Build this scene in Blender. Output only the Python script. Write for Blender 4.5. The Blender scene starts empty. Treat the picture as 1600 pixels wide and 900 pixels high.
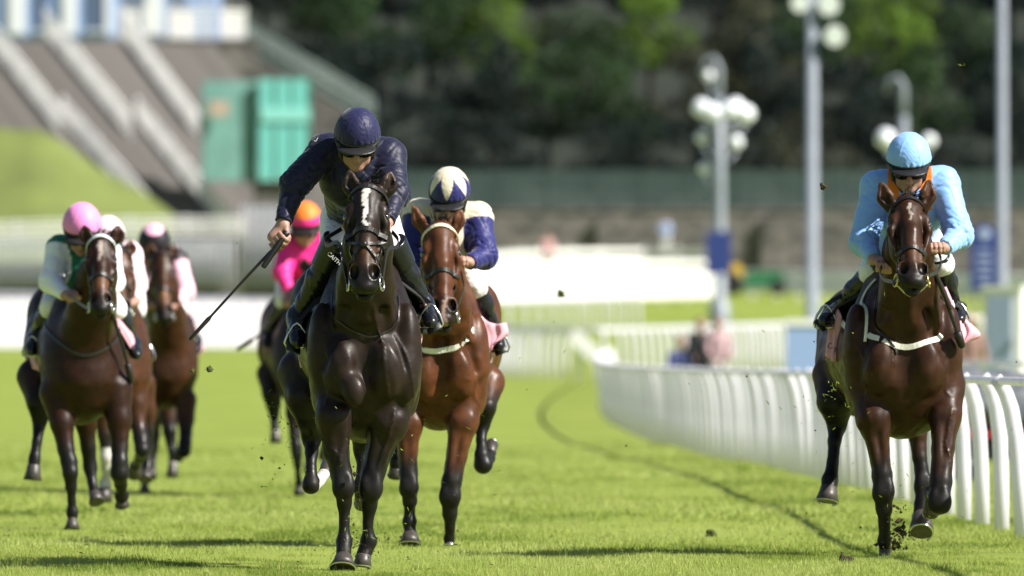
import bpy, math, random
import numpy as np
import openvdb
from mathutils import Vector, Matrix
rng = np.random.default_rng(7); random.seed(7)
scene = bpy.context.scene
COL = scene.collection

# ------------------------------------------------------------------ camera
F = 1600 * 400 / 36.0            # focal length of the 400 mm lens in photograph pixels
HC = 1.05                        # lens height over the turf
YH = 560.0                       # photograph row of the horizon
cam = bpy.data.objects.new('camera', bpy.data.cameras.new('camera'))
COL.objects.link(cam)
cam.location = (0, 0, HC)
cam.rotation_euler = (math.radians(90) + math.atan((YH - 450) / F), 0, 0)
cam.data.lens = 400; cam.data.sensor_width = 36
cam.data.clip_start = 1; cam.data.clip_end = 6000
cam.data.dof.use_dof = True
cam.data.dof.focus_distance = 57.6
cam.data.dof.aperture_fstop = 4.5
cam.data.dof.aperture_blades = 0
scene.camera = cam
# ------------------------------------------------------------------ world and sun
SUN_EL, SUN_AZ = math.radians(41), math.radians(23)      # from the right; positive = a little in front of the runners
sdir = Vector((math.cos(SUN_EL) * math.cos(SUN_AZ), -math.cos(SUN_EL) * math.sin(SUN_AZ), math.sin(SUN_EL)))
w = bpy.data.worlds.new('World'); scene.world = w; w.use_nodes = True
sky = w.node_tree.nodes.new('ShaderNodeTexSky'); sky.sky_type = 'NISHITA'; sky.sun_disc = False
sky.sun_elevation = SUN_EL
sky.sun_rotation = math.atan2(sdir.x, sdir.y)
bg = w.node_tree.nodes['Background']; bg.inputs['Strength'].default_value = 0.052
w.node_tree.links.new(sky.outputs['Color'], bg.inputs['Color'])
sun = bpy.data.objects.new('sun', bpy.data.lights.new('sun', 'SUN')); COL.objects.link(sun)
sun.data.energy = 5.0; sun.data.angle = math.radians(0.53); sun.data.color = (1.0, 0.95, 0.87)
sun.rotation_euler = (-sdir).to_track_quat('-Z', 'Y').to_euler()
sun.location = (20, 40, 60)
vs = scene.view_settings
vs.view_transform = 'Standard'; vs.look = 'None'; vs.exposure = 0.96; vs.gamma = 1
scene.cycles.max_bounces = 6; scene.cycles.transparent_max_bounces = 4
scene.cycles.use_denoising = True

# ------------------------------------------------------------------ helpers
def V(*a): return np.array(a, float)
def nrm(v):
    v = np.asarray(v, float); return v / (np.linalg.norm(v) + 1e-12)
def W(px, py, d):                # photograph pixel at distance d -> world point
    return V((px - 800) * d / F, d, HC + (YH - py) * d / F)

def tag(o, label=None, cat=None, group=None, kind=None):
    if label: o['label'] = label
    if cat: o['category'] = cat
    if group: o['group'] = group
    if kind: o['kind'] = kind
    return o
def empty(name, loc, label, cat, group=None):
    o = bpy.data.objects.new(name, None); COL.objects.link(o); o.location = loc
    o.empty_display_size = 0.2
    return tag(o, label, cat, group)
def link(name, me, parent=None, loc=None):
    o = bpy.data.objects.new(name, me); COL.objects.link(o)
    if parent is not None: o.parent = parent
    if loc is not None: o.location = loc
    return o
def copy_tree(o, parent=None):
    c = o.copy(); COL.objects.link(c)
    c.parent = parent
    for ch in o.children: copy_tree(ch, c)
    return c

class MB:                        # collects shapes, links them as one mesh object
    def __init__(s): s.v = []; s.f = []; s.n = 0
    def add(s, vs, fs):
        s.v.append(np.asarray(vs, float).reshape(-1, 3)); s.f += [tuple(i + s.n for i in f) for f in fs]; s.n += len(s.v[-1])
    def box(s, c, size, rz=0.0, M=None):
        x, y, z = np.asarray(size) / 2
        p = np.array([[a * x, b * y, e * z] for a in (-1, 1) for b in (-1, 1) for e in (-1, 1)])
        if M is not None: p = p @ np.asarray(M).T
        if rz: p = p @ np.array([[math.cos(rz), math.sin(rz), 0], [-math.sin(rz), math.cos(rz), 0], [0, 0, 1]])
        s.add(p + np.asarray(c), [(0, 1, 3, 2), (4, 6, 7, 5), (0, 4, 5, 1), (2, 3, 7, 6), (0, 2, 6, 4), (1, 5, 7, 3)])
        return s
    def tube(s, pts, r, n=8, cap=True, flat=None):
        pts = np.asarray(pts, float); m = len(pts); r = np.broadcast_to(np.asarray(r, float), (m,))
        T = np.gradient(pts, axis=0); T /= np.linalg.norm(T, axis=1)[:, None] + 1e-9
        u = np.cross(T[0], [0, 0, 1.0]);
        if np.linalg.norm(u) < 1e-3: u = np.cross(T[0], [0, 1.0, 0])
        u = nrm(u); vs = []
        for i in range(m):
            u = nrm(u - T[i] * (u @ T[i])); b = np.cross(T[i], u)
            a = np.arange(n) * 2 * math.pi / n
            vs.append(pts[i] + r[i] * (np.cos(a)[:, None] * u + np.sin(a)[:, None] * b))
        fs = [(i * n + j, i * n + (j + 1) % n, (i + 1) * n + (j + 1) % n, (i + 1) * n + j) for i in range(m - 1) for j in range(n)]
        if cap: fs += [tuple(range(n))[::-1], tuple((m - 1) * n + j for j in range(n))]
        s.add(np.concatenate(vs), fs); return s
    def ball(s, c, R, n=12, m=8):
        R = np.broadcast_to(np.asarray(R, float), (3,)); vs = [[0, 0, 1]]
        for i in range(1, m):
            t = math.pi * i / m
            vs += [[math.sin(t) * math.cos(2 * math.pi * j / n), math.sin(t) * math.sin(2 * math.pi * j / n), math.cos(t)] for j in range(n)]
        vs.append([0, 0, -1]); fs = [(0, 1 + j, 1 + (j + 1) % n) for j in range(n)]
        for i in range(m - 2):
            fs += [(1 + i * n + j, 1 + (i + 1) * n + j, 1 + (i + 1) * n + (j + 1) % n, 1 + i * n + (j + 1) % n) for j in range(n)]
        e = len(vs) - 1; fs += [(e, 1 + (m - 2) * n + (j + 1) % n, 1 + (m - 2) * n + j) for j in range(n)]
        s.add(np.array(vs) * R + np.asarray(c), fs); return s
    def torus(s, c, ax, R, r, n=16, m=6):
        ax = nrm(ax); u = nrm(np.cross(ax, [0.3, 0.2, 1.0])); b = np.cross(ax, u)
        vs = []
        for i in range(n):
            a = 2 * math.pi * i / n; e = math.cos(a) * u + math.sin(a) * b
            for j in range(m):
                t = 2 * math.pi * j / m; vs.append(np.asarray(c) + e * (R + r * math.cos(t)) + ax * r * math.sin(t))
        s.add(vs, [(i * m + j, ((i + 1) % n) * m + j, ((i + 1) % n) * m + (j + 1) % m, i * m + (j + 1) % m) for i in range(n) for j in range(m)])
        return s
    def grid(s, G):              # G: (rows, cols, 3)
        G = np.asarray(G, float); a, b = G.shape[:2]
        s.add(G.reshape(-1, 3), [(i * b + j, i * b + j + 1, (i + 1) * b + j + 1, (i + 1) * b + j) for i in range(a - 1) for j in range(b - 1)]); return s
    def slab(s, G, t):           # a grid sheet with thickness t
        G = np.asarray(G, float); a, b = G.shape[:2]
        N = np.cross(np.gradient(G, axis=0), np.gradient(G, axis=1)); N /= np.linalg.norm(N, axis=2)[..., None] + 1e-9
        A, B = G + N * t / 2, G - N * t / 2; n = a * b
        fs = [(i * b + j, i * b + j + 1, (i + 1) * b + j + 1, (i + 1) * b + j) for i in range(a - 1) for j in range(b - 1)]
        fs += [tuple(n + q for q in f[::-1]) for f in fs]
        ed = [j for j in range(b)] + [i * b + b - 1 for i in range(1, a)] + [(a - 1) * b + j for j in range(b - 2, -1, -1)] + [i * b for i in range(a - 2, 0, -1)]
        fs += [(ed[i], n + ed[i], n + ed[(i + 1) % len(ed)], ed[(i + 1) % len(ed)]) for i in range(len(ed))]
        s.add(np.concatenate([A.reshape(-1, 3), B.reshape(-1, 3)]), fs); return s
    def ribbon(s, pts, nor, wd, t=.004):
        pts = np.asarray(pts, float); nor = np.asarray(nor, float)
        T = np.gradient(pts, axis=0); B = np.cross(T, nor); B /= np.linalg.norm(B, axis=1)[:, None] + 1e-9
        vs = np.stack([pts - B * wd / 2, pts + B * wd / 2, pts + B * wd / 2 + nor * t, pts - B * wd / 2 + nor * t], 1)
        m = len(pts); fs = [(i * 4 + j, i * 4 + (j + 1) % 4, i * 4 + 4 + (j + 1) % 4, i * 4 + 4 + j) for i in range(m - 1) for j in range(4)]
        fs += [(3, 2, 1, 0), tuple((m - 1) * 4 + j for j in range(4))]
        s.add(vs.reshape(-1, 3), fs); return s
    def mesh(s, name, mat, smooth=True):
        me = bpy.data.meshes.new(name)
        me.from_pydata(np.concatenate(s.v).tolist(), [], s.f); me.update()
        me.materials.append(mat)
        if smooth: me.polygons.foreach_set('use_smooth', [len(p.vertices) <= 4 for p in me.polygons])
        return me
    def build(s, name, mat, parent=None, loc=None, smooth=True):
        return link(name, s.mesh(name, mat, smooth), parent, loc)

# ------------------------------------------------------------------ sculpting with blended solids
class SDF:
    def __init__(s): s.pr = []
    def _put(s, lo, hi, fn, k, op): s.pr.append((np.asarray(lo), np.asarray(hi), fn, k, op))
    def cone(s, a, b, ra, rb, k=.02, u=None, f=1.0, op=0):
        a = np.asarray(a, float); b = np.asarray(b, float); ba = b - a; l2 = float(ba @ ba) + 1e-12
        if u is not None:
            u = np.asarray(u, float); u = nrm(u - ba * (u @ ba) / l2)
        def fn(x, y, z):
            x = x - a[0]; y = y - a[1]; z = z - a[2]
            t = np.clip((x * ba[0] + y * ba[1] + z * ba[2]) / l2, 0, 1)
            x = x - t * ba[0]; y = y - t * ba[1]; z = z - t * ba[2]
            if u is not None:
                g = (x * u[0] + y * u[1] + z * u[2]) * (1 / f - 1)
                x = x + g * u[0]; y = y + g * u[1]; z = z + g * u[2]
            return np.sqrt(x * x + y * y + z * z) - (ra + t * (rb - ra))
        m = max(ra, rb) * max(1, f)
        s._put(np.minimum(a, b) - m, np.maximum(a, b) + m, fn, k, op); return s
    def ell(s, c, R, k=.02, ax=None, op=0):
        c = np.asarray(c, float); R = np.asarray(R, float)
        A = np.eye(3) if ax is None else np.asarray(ax, float)
        def fn(x, y, z):
            x = x - c[0]; y = y - c[1]; z = z - c[2]; k0 = 0; k1 = 0
            for i in range(3):
                q = (x * A[i][0] + y * A[i][1] + z * A[i][2]) / R[i]; k0 = k0 + q * q; k1 = k1 + (q / R[i]) ** 2
            k0 = np.sqrt(k0); k1 = np.sqrt(k1) + 1e-9
            return k0 * (k0 - 1) / k1
        e = np.sqrt((A.T ** 2) @ (R ** 2)) if ax is not None else R
        s._put(c - e, c + e, fn, k, op); return s
    def chain(s, pts, k=.02, u=None, f=1.0, op=0):
        for (a, ra), (b, rb) in zip(pts[:-1], pts[1:]): s.cone(a, b, ra, rb, k, u, f, op)
        return s
    @staticmethod
    def _mix(D, d, k, op):
        if op == 0:
            h = np.maximum(k - np.abs(D - d), 0) / k; return np.minimum(D, d) - h * h * k / 4
        d = -d; h = np.maximum(k - np.abs(D - d), 0) / k; return np.maximum(D, d) + h * h * k / 4
    def eval(s, P):
        P = np.asarray(P, float); x, y, z = P[:, 0], P[:, 1], P[:, 2]; D = np.full(len(P), 9.0)
        for lo, hi, fn, k, op in s.pr: D = s._mix(D, fn(x, y, z), k, op)
        return D
    def grad(s, P, e=.003):
        g = np.stack([s.eval(P + e * np.eye(3)[i]) - s.eval(P - e * np.eye(3)[i]) for i in range(3)], 1)
        return g / (np.linalg.norm(g, axis=1)[:, None] + 1e-9)
    def wrap(s, P, off=.003, it=7):
        P = np.array(P, float)
        for _ in range(it):
            n = s.grad(P); P = P - (s.eval(P) - off)[:, None] * n * .9
        return P, s.grad(P)
    def mesh(s, name, h, mat, colfn=None, noise=None, cut=None, pad=.01):
        add = [p for p in s.pr if p[4] == 0]
        lo = np.min([p[0] for p in add], 0) - pad - 3 * h; hi = np.max([p[1] for p in add], 0) + pad + 3 * h
        N = np.ceil((hi - lo) / h).astype(int) + 1
        D = np.full(N, 9.0, np.float32); ax = [(lo[i] + h * np.arange(N[i])).astype(np.float32) for i in range(3)]
        for a, b, fn, k, op in s.pr:
            m = k + 3 * h
            i0 = np.clip(np.floor((a - m - lo) / h).astype(int), 0, N); i1 = np.clip(np.ceil((b + m - lo) / h).astype(int) + 1, 0, N)
            if np.any(i1 <= i0): continue
            sl = tuple(slice(i0[i], i1[i]) for i in range(3))
            d = fn(ax[0][sl[0]][:, None, None], ax[1][sl[1]][None, :, None], ax[2][sl[2]][None, None, :]).astype(np.float32)
            D[sl] = s._mix(D[sl], d, k, op)
        if noise is not None:
            ii = np.nonzero(np.abs(D) < 4 * h + .02)
            P = np.stack([ax[i][ii[i]] for i in range(3)], 1); D[ii] += noise(P)
        if cut is not None:
            D = cut(D, ax[0][:, None, None], ax[1][None, :, None], ax[2][None, None, :])
        D = np.clip(D, -3 * h, 3 * h).astype(np.float32)
        g = openvdb.FloatGrid(float(3 * h)); g.copyFromArray(D)
        P, T, Q = g.convertToPolygons(0.0)
        P = P * h + lo.astype(np.float32)
        me = bpy.data.meshes.new(name); n = len(P)
        me.vertices.add(n); me.vertices.foreach_set('co', P.ravel())
        Q = Q[:, ::-1]
        loops = np.concatenate([Q.ravel(), T[:, ::-1].ravel()]).astype(np.int32)
        starts = np.concatenate([np.arange(len(Q)) * 4, len(Q) * 4 + np.arange(len(T)) * 3]).astype(np.int32)
        me.loops.add(len(loops)); me.loops.foreach_set('vertex_index', loops)
        me.polygons.add(len(starts)); me.polygons.foreach_set('loop_start', starts)
        me.update(calc_edges=True); me.validate()
        me.polygons.foreach_set('use_smooth', np.ones(len(me.polygons), bool))
        me.materials.append(mat)
        if colfn is not None:
            c = colfn(P); at = me.color_attributes.new('col', 'FLOAT_COLOR', 'POINT')
            at.data.foreach_set('color', np.concatenate([c, np.ones((n, 1))], 1).astype(np.float32).ravel())
        return me

def waves(n, lo, hi, amp, seed, stretch=(1, 1, 1), ridge=False):
    r = np.random.default_rng(seed); K = r.normal(size=(n, 3)); K /= np.linalg.norm(K, axis=1)[:, None]
    lam = r.uniform(lo, hi, n); K = K * (2 * math.pi / lam)[:, None] * np.asarray(stretch); ph = r.uniform(0, 6.28, n)
    def f(P):
        P = P + .25 * lo * np.sin(P[:, [1, 2, 0]] * (2.2 / lo)); o = 0
        for k, p in zip(K, ph):
            q = np.sin(P @ k + p); o = o + ((1 - np.abs(q)) ** 3 - .25 if ridge else q)
        return o * amp / math.sqrt(n)
    return f
def sstep(a, b, x):
    t = np.clip((x - a) / (b - a), 0, 1); return t * t * (3 - 2 * t)
def bez(p, n=24):                # smooth curve through points (Catmull-Rom)
    p = np.asarray(p, float); q = np.vstack([2 * p[0] - p[1], p, 2 * p[-1] - p[-2]]); o = []
    m = len(p) - 1
    for t in np.linspace(0, m - 1e-6, n):
        i = int(t); u = t - i; a, b, c, d = q[i:i + 4]
        o.append(.5 * (2 * b + (c - a) * u + (2 * a - 5 * b + 4 * c - d) * u * u + (3 * b - a - 3 * c + d) * u ** 3))
    return np.array(o)

# ------------------------------------------------------------------ materials
def mat(name, col=(.5, .5, .5), rough=.5, spec=.5, metal=0, attr=False, var=.12, scale=8, bump=0, bscale=60, coat=0, sheen=0, stretch=None, trans=0, detail=3, rvar=0):
    m = bpy.data.materials.new(name); m.use_nodes = True; nt = m.node_tree; N = nt.nodes; L = nt.links
    b = N['Principled BSDF']; b.inputs['Roughness'].default_value = rough; b.inputs['Metallic'].default_value = metal
    b.inputs['Specular IOR Level'].default_value = spec; b.inputs['Coat Weight'].default_value = coat; b.inputs['Coat Roughness'].default_value = .15
    b.inputs['Sheen Weight'].default_value = sheen; b.inputs['Sheen Roughness'].default_value = .4
    tc = N.new('ShaderNodeTexCoord'); mp = N.new('ShaderNodeMapping'); L.new(tc.outputs['Object'], mp.inputs['Vector'])
    if stretch: mp.inputs['Scale'].default_value = stretch
    no = N.new('ShaderNodeTexNoise'); no.inputs['Scale'].default_value = scale; no.inputs['Detail'].default_value = detail + 2; L.new(mp.outputs['Vector'], no.inputs['Vector'])
    mr = N.new('ShaderNodeMapRange'); mr.inputs['From Min'].default_value = .3; mr.inputs['From Max'].default_value = .7
    mr.inputs['To Min'].default_value = 1 - var; mr.inputs['To Max'].default_value = 1 + var; L.new(no.outputs['Fac'], mr.inputs['Value'])
    mx = N.new('ShaderNodeVectorMath'); mx.operation = 'SCALE'; L.new(mr.outputs['Result'], mx.inputs['Scale'])
    if attr:
        at = N.new('ShaderNodeAttribute'); at.attribute_name = 'col'; L.new(at.outputs['Color'], mx.inputs[0])
    else: mx.inputs[0].default_value = col
    L.new(mx.outputs['Vector'], b.inputs['Base Color'])
    if bump:
        n2 = N.new('ShaderNodeTexNoise'); n2.inputs['Scale'].default_value = bscale; n2.inputs['Detail'].default_value = 4; L.new(mp.outputs['Vector'], n2.inputs['Vector'])
        bp = N.new('ShaderNodeBump'); bp.inputs['Strength'].default_value = bump; bp.inputs['Distance'].default_value = .01
        L.new(n2.outputs['Fac'], bp.inputs['Height']); L.new(bp.outputs['Normal'], b.inputs['Normal'])
    if rvar:
        n3 = N.new('ShaderNodeTexNoise'); n3.inputs['Scale'].default_value = 14; n3.inputs['Detail'].default_value = 6; L.new(tc.outputs['Object'], n3.inputs['Vector'])
        m3 = N.new('ShaderNodeMapRange'); m3.inputs['From Min'].default_value = .35; m3.inputs['From Max'].default_value = .65; m3.inputs['To Min'].default_value = rough - rvar; m3.inputs['To Max'].default_value = rough + rvar
        L.new(n3.outputs['Fac'], m3.inputs['Value']); L.new(m3.outputs['Result'], b.inputs['Roughness'])
    if trans:
        tr = N.new('ShaderNodeBsdfTranslucent'); L.new(mx.outputs['Vector'], tr.inputs['Color'])
        ms = N.new('ShaderNodeMixShader'); ms.inputs['Fac'].default_value = trans
        L.new(b.outputs[0], ms.inputs[1]); L.new(tr.outputs[0], ms.inputs[2]); L.new(ms.outputs[0], N['Material Output'].inputs['Surface'])
    return m
M_coat = mat('horse coat', attr=True, rough=.43, spec=.21, var=.32, scale=16, bump=.09, bscale=120, rvar=.11)
M_hoof = mat('hoof horn', (.05, .042, .036), rough=.45, var=.3, scale=30)
M_steel = mat('polished steel', (.55, .55, .56), rough=.25, metal=1)
M_brass = mat('brass', (.55, .42, .12), rough=.3, metal=1)
M_eye = mat('dark eye', (.012, .007, .004), rough=.06, spec=.8, coat=1)
M_hair = mat('black horsehair', (.010, .008, .007), rough=.42, var=.3, scale=60)
M_leather = mat('black leather', (.012, .010, .009), rough=.38, var=.25, scale=40, bump=.2, bscale=220)
M_brown_leather = mat('brown leather', (.05, .022, .012), rough=.45, var=.25, scale=40)
M_web = mat('white webbing', (.74, .72, .64), rough=.6, var=.08, scale=50, bump=.3, bscale=300)
M_pad = mat('black saddle pad', (.010, .010, .011), rough=.75, var=.2, scale=50, bump=.4, bscale=300)
M_pink = mat('pink saddle cloth', (.86, .50, .60), rough=.75, var=.07, scale=40, bump=.35, bscale=200, trans=.3)
M_silk = mat('racing silk', attr=True, rough=.50, spec=.26, var=.05, scale=20, bump=.10, bscale=40, sheen=.2, stretch=(1, 1, 2.2))
M_skin = mat('skin', (.36, .20, .155), rough=.5, var=.12, scale=25, bump=.1, bscale=150)
M_white = mat('white breeches', (.80, .80, .80), rough=.6, var=.04, scale=20, bump=.35, bscale=40)
M_boot = mat('black boot leather', (.008, .009, .013), rough=.26, spec=.5, var=.2, scale=20, bump=.2, bscale=45)
M_goggle = mat('goggle lens', (.005, .005, .006), rough=.22, spec=.35)
M_black = mat('black plastic', (.012, .012, .013), rough=.45, var=.15)
M_rail = mat('white rail plastic', (.80, .79, .86), rough=.38, var=.05, scale=3, trans=.32)
M_letter = mat('black lettering', (.02, .02, .03), rough=.6)
M_wletter = mat('white lettering', (.75, .75, .75), rough=.6)
# ------------------------------------------------------------------ the ground
_D = np.array([0, 150, 220, 300, 360, 420, 500, 560, 620, 700, 900.])
_Z = np.array([0, 0, .10, .375, .90, 1.75, 3.0, 4.0, 4.9, 6.0, 9.0])
def gz(d): return float(np.interp(d, _D, _Z))
def WG(px, d, up=0.0):           # a point standing on the ground at photograph column px, distance d
    return V((px - 800) * d / F, d, gz(d) + up)
def pz(py, d): return HC + (YH - py) * d / F

def turf_material():
    m = bpy.data.materials.new('mown turf'); m.use_nodes = True; nt = m.node_tree; N = nt.nodes; L = nt.links; b = N['Principled BSDF']
    b.inputs['Roughness'].default_value = .85; b.inputs['Specular IOR Level'].default_value = .2
    tc = N.new('ShaderNodeTexCoord')
    def noise(sx, sy, sc, det=4):
        mp = N.new('ShaderNodeMapping'); mp.inputs['Scale'].default_value = (sx, sy, 1); L.new(tc.outputs['Object'], mp.inputs['Vector'])
        n = N.new('ShaderNodeTexNoise'); n.inputs['Scale'].default_value = sc; n.inputs['Detail'].default_value = det; L.new(mp.outputs['Vector'], n.inputs['Vector']); return n
    a, c = noise(1, .25, 1.3), noise(1, .5, .22)
    r = N.new('ShaderNodeValToRGB'); e = r.color_ramp.elements
    e[0].position = .30; e[0].color = (.150, .210, .026, 1); e[1].position = .70; e[1].color = (.265, .312, .062, 1)
    mx = N.new('ShaderNodeMix'); mx.data_type = 'FLOAT'; mx.inputs['Factor'].default_value = .5
    L.new(a.outputs['Fac'], mx.inputs['A']); L.new(c.outputs['Fac'], mx.inputs['B']); L.new(mx.outputs['Result'], r.inputs['Fac'])
    L.new(r.outputs['Color'], b.inputs['Base Color'])
    n = noise(1, 1, 40); bp = N.new('ShaderNodeBump'); bp.inputs['Strength'].default_value = .6; bp.inputs['Distance'].default_value = .03
    L.new(n.outputs['Fac'], bp.inputs['Height']); L.new(bp.outputs['Normal'], b.inputs['Normal'])
    return m
M_turf = turf_material()
xs = np.concatenate([np.linspace(-900, -40, 12), np.linspace(-30, 30, 31), np.linspace(40, 900, 12)])
ys = np.concatenate([np.linspace(-60, 50, 6), np.arange(54, 150, 2.0), np.arange(150, 700, 12.0), np.linspace(700, 2500, 14)])
r = np.random.default_rng(3)
G = np.array([[V(x, y, gz(y) + (.012 * math.sin(x * 1.7 + y * .31) + .008 * math.sin(x * .6 - y * .23) if 50 < y < 150 else 0) - .012) for x in xs] for y in ys])
tag(MB().grid(G).build('turf', M_turf), kind='structure')

# grass blades: dense where the lens is sharp, coarser farther off
def grass_blades():
    m = bpy.data.materials.new('grass blades'); m.use_nodes = True; nt = m.node_tree; N = nt.nodes; L = nt.links; b = N['Principled BSDF']
    b.inputs['Roughness'].default_value = .55; b.inputs['Specular IOR Level'].default_value = .35
    at = N.new('ShaderNodeAttribute'); at.attribute_name = 'col'; L.new(at.outputs['Color'], b.inputs['Base Color'])
    tr = N.new('ShaderNodeBsdfTranslucent'); L.new(at.outputs['Color'], tr.inputs['Color'])
    ms = N.new('ShaderNodeMixShader'); ms.inputs['Fac'].default_value = .45
    L.new(b.outputs[0], ms.inputs[1]); L.new(tr.outputs[0], ms.inputs[2]); L.new(ms.outputs[0], N['Material Output'].inputs['Surface'])
    r = np.random.default_rng(5)
    def field(x, y):
        return (np.sin(x * 1.9 + 1.3 * np.sin(y * .23)) + np.sin(y * .55 + 2 * np.sin(x * .8)) + np.sin(x * 4.3 - y * .9 + 1.7) * .8 + np.sin(x * 7.7 + y * 1.7) * .5) / 3.3
    VV, CC = [], []
    for y0, y1, n, hh, wd in ((54.0, 62, 190000, .023, .0032), (62, 74, 140000, .024, .0050), (74, 100, 90000, .024, .010), (100, 140, 40000, .022, .020)):
        y = r.uniform(y0, y1, n); x = r.uniform(-1, 1, n) * (y * .0475 + .9)
        f = field(x, y); tuft = np.sin(x * 9.1 + 2 * np.sin(y * 1.7)) + np.sin(y * 3.3 + 1.5 * np.sin(x * 5)); h = hh * (1 + .35 * f) * r.uniform(.5, 1.15, n) + hh * 1.5 * (r.random(n) < .006) + hh * 1.3 * (tuft > 1.25) * r.random(n)
        a = r.uniform(0, 6.28, n); ln = r.uniform(.1, .7, n) * h; b_ = r.uniform(0, 6.28, n); w_ = wd * r.uniform(.6, 1.3, n)
        z0 = np.where(True, .012 * np.sin(x * 1.7 + y * .31) + .008 * np.sin(x * .6 - y * .23), 0) - .014
        p = np.stack([x, y, z0], 1); s = np.stack([np.cos(a), np.sin(a), 0 * a], 1) * (w_ / 2)[:, None]; l = np.stack([np.cos(b_) * ln, np.sin(b_) * ln, h], 1)
        VV.append(np.stack([p - s, p + s, p + l * .6 + s * .7 , p + l], 1))
        base = V(.275, .35, .056); hi = V(.42, .485, .14); dk = V(.11, .18, .017); t = np.clip(.45 + .75 * f + r.normal(0, .26, n), 0, 1)[:, None]
        c = base * (1 - t) + hi * t; c = np.where((f < -.3)[:, None], c * .45 + dk * .55, c)
        dry = r.random(n) < .05; c[dry] = V(.42, .36, .12); CC.append(np.repeat(c, 4, 0))
    v = np.concatenate(VV).reshape(-1, 3).astype(np.float32); nb = len(v) // 4; cc = np.concatenate(CC)
    i = np.arange(nb) * 4; tri = np.stack([i, i + 1, i + 2, i, i + 2, i + 3], 1).reshape(-1, 3).astype(np.int32)
    me = bpy.data.meshes.new('grass'); me.vertices.add(len(v)); me.vertices.foreach_set('co', v.ravel())
    me.loops.add(tri.size); me.loops.foreach_set('vertex_index', tri.ravel()); me.polygons.add(len(tri)); me.polygons.foreach_set('loop_start', (np.arange(len(tri)) * 3).astype(np.int32))
    me.update(calc_edges=True)
    me.color_attributes.new('col', 'FLOAT_COLOR', 'POINT').data.foreach_set('color', np.concatenate([cc, np.ones((len(cc), 1))], 1).astype(np.float32).ravel())
    me.materials.append(m); tag(link('grass', me), kind='stuff')
grass_blades()

# ------------------------------------------------------------------ white running rail along the right of the course
def running_rail(label, path, h, r, lean, step=2.75, group=None, var=None):
    p = bez(path, 400); s = np.concatenate([[0], np.cumsum(np.linalg.norm(np.diff(p, axis=0), axis=1))])
    if var:
        at = [0.0]
        while at[-1] < s[-1]: at.append(at[-1] + random.uniform(-.07, .07) + step + (var - step) * float(sstep(78, 96, np.interp(at[-1], s, p[:, 1]))))
        at = np.array(at)
    else: at = np.arange(int(s[-1] / step) + 1) * step
    n = len(at) - 1; q = np.stack([np.interp(at, s, p[:, i]) for i in range(3)], 1)
    root = empty('running_rail', q[0], label, 'rail', group); m = MB()
    hz = np.array([.0, .35, .62, .80, .90, .96, 1.0]); hx = np.array([0, .06, .16, .34, .55, .78, 1.0])
    prof = [V(-lean * a, 0, h * (1 - (1 - z) * 1)) for a, z in zip(hx, hz)]
    prof[0] = V(0, 0, -.12)
    m.tube(prof, [r * 1.05] * 4 + [r, r * .95, r * .9], 10); pm = m.mesh('post', M_rail)
    T = np.gradient(q, axis=0)
    for i in range(n + 1):
        o = link('post', pm, root); o.location = q[i] - q[0]
        a = math.atan2(T[i][1], T[i][0]) - math.pi / 2; o.rotation_euler = (random.gauss(0, .014), random.gauss(0, .016), a)
    Ls = np.cross(T, [0, 0, -1.0]); Ls = -Ls / np.linalg.norm(Ls, axis=1)[:, None]
    rp = q - q[0] + Ls * -0 + np.stack([-np.sin(np.arctan2(T[:, 0], T[:, 1]) * 0 + 0) * 0, np.zeros(n + 1), np.full(n + 1, h - (r * .5 if var else 0))], 1)
    nrm_left = np.stack([-T[:, 1], T[:, 0], 0 * T[:, 0]], 1); nrm_left /= np.linalg.norm(nrm_left, axis=1)[:, None]
    MB().tube(bez(rp + nrm_left * lean, n * 3), [r * (.55 if var else 1.25)] * (n * 3), 10).build('rail', M_rail, root)
    return root
pts = [(3.35, 40), (3.20, 55), (3.02, 67), (2.90, 85), (2.62, 107), (2.02, 133), (1.66, 165), (1.62, 200), (1.95, 245), (2.7, 300)]
running_rail('white plastic running rail with curved posts along the right of the course', [V(x, y, gz(y)) for x, y in pts], .94, .047, .13, 2.5, var=1.5)
pts = [(1430, 158), (1500, 152), (1600, 146), (1700, 142)]
running_rail('thin white rail on the grass beyond the near posts at the far right', [WG(px, d) for px, d in pts], .98, .03, .1, 2.4)
# second rail beyond, crossing behind the runners
pts = [(620, 345), (740, 330), (830, 318), (930, 312), (1040, 318), (1160, 330), (1290, 345), (1440, 360), (1620, 372)]
running_rail('white running rail crossing the far side of the course behind the runners', [WG(px, d) for px, d in pts], 1.35, .055, .12, 1.0)
pts = [(-120, 470), (120, 455), (400, 440), (620, 430), (800, 436), (1000, 450)]
running_rail('white rail at the edge of the pale path on the left', [WG(px, d) for px, d in pts], 1.25, .07, .1, 1.5)
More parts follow.
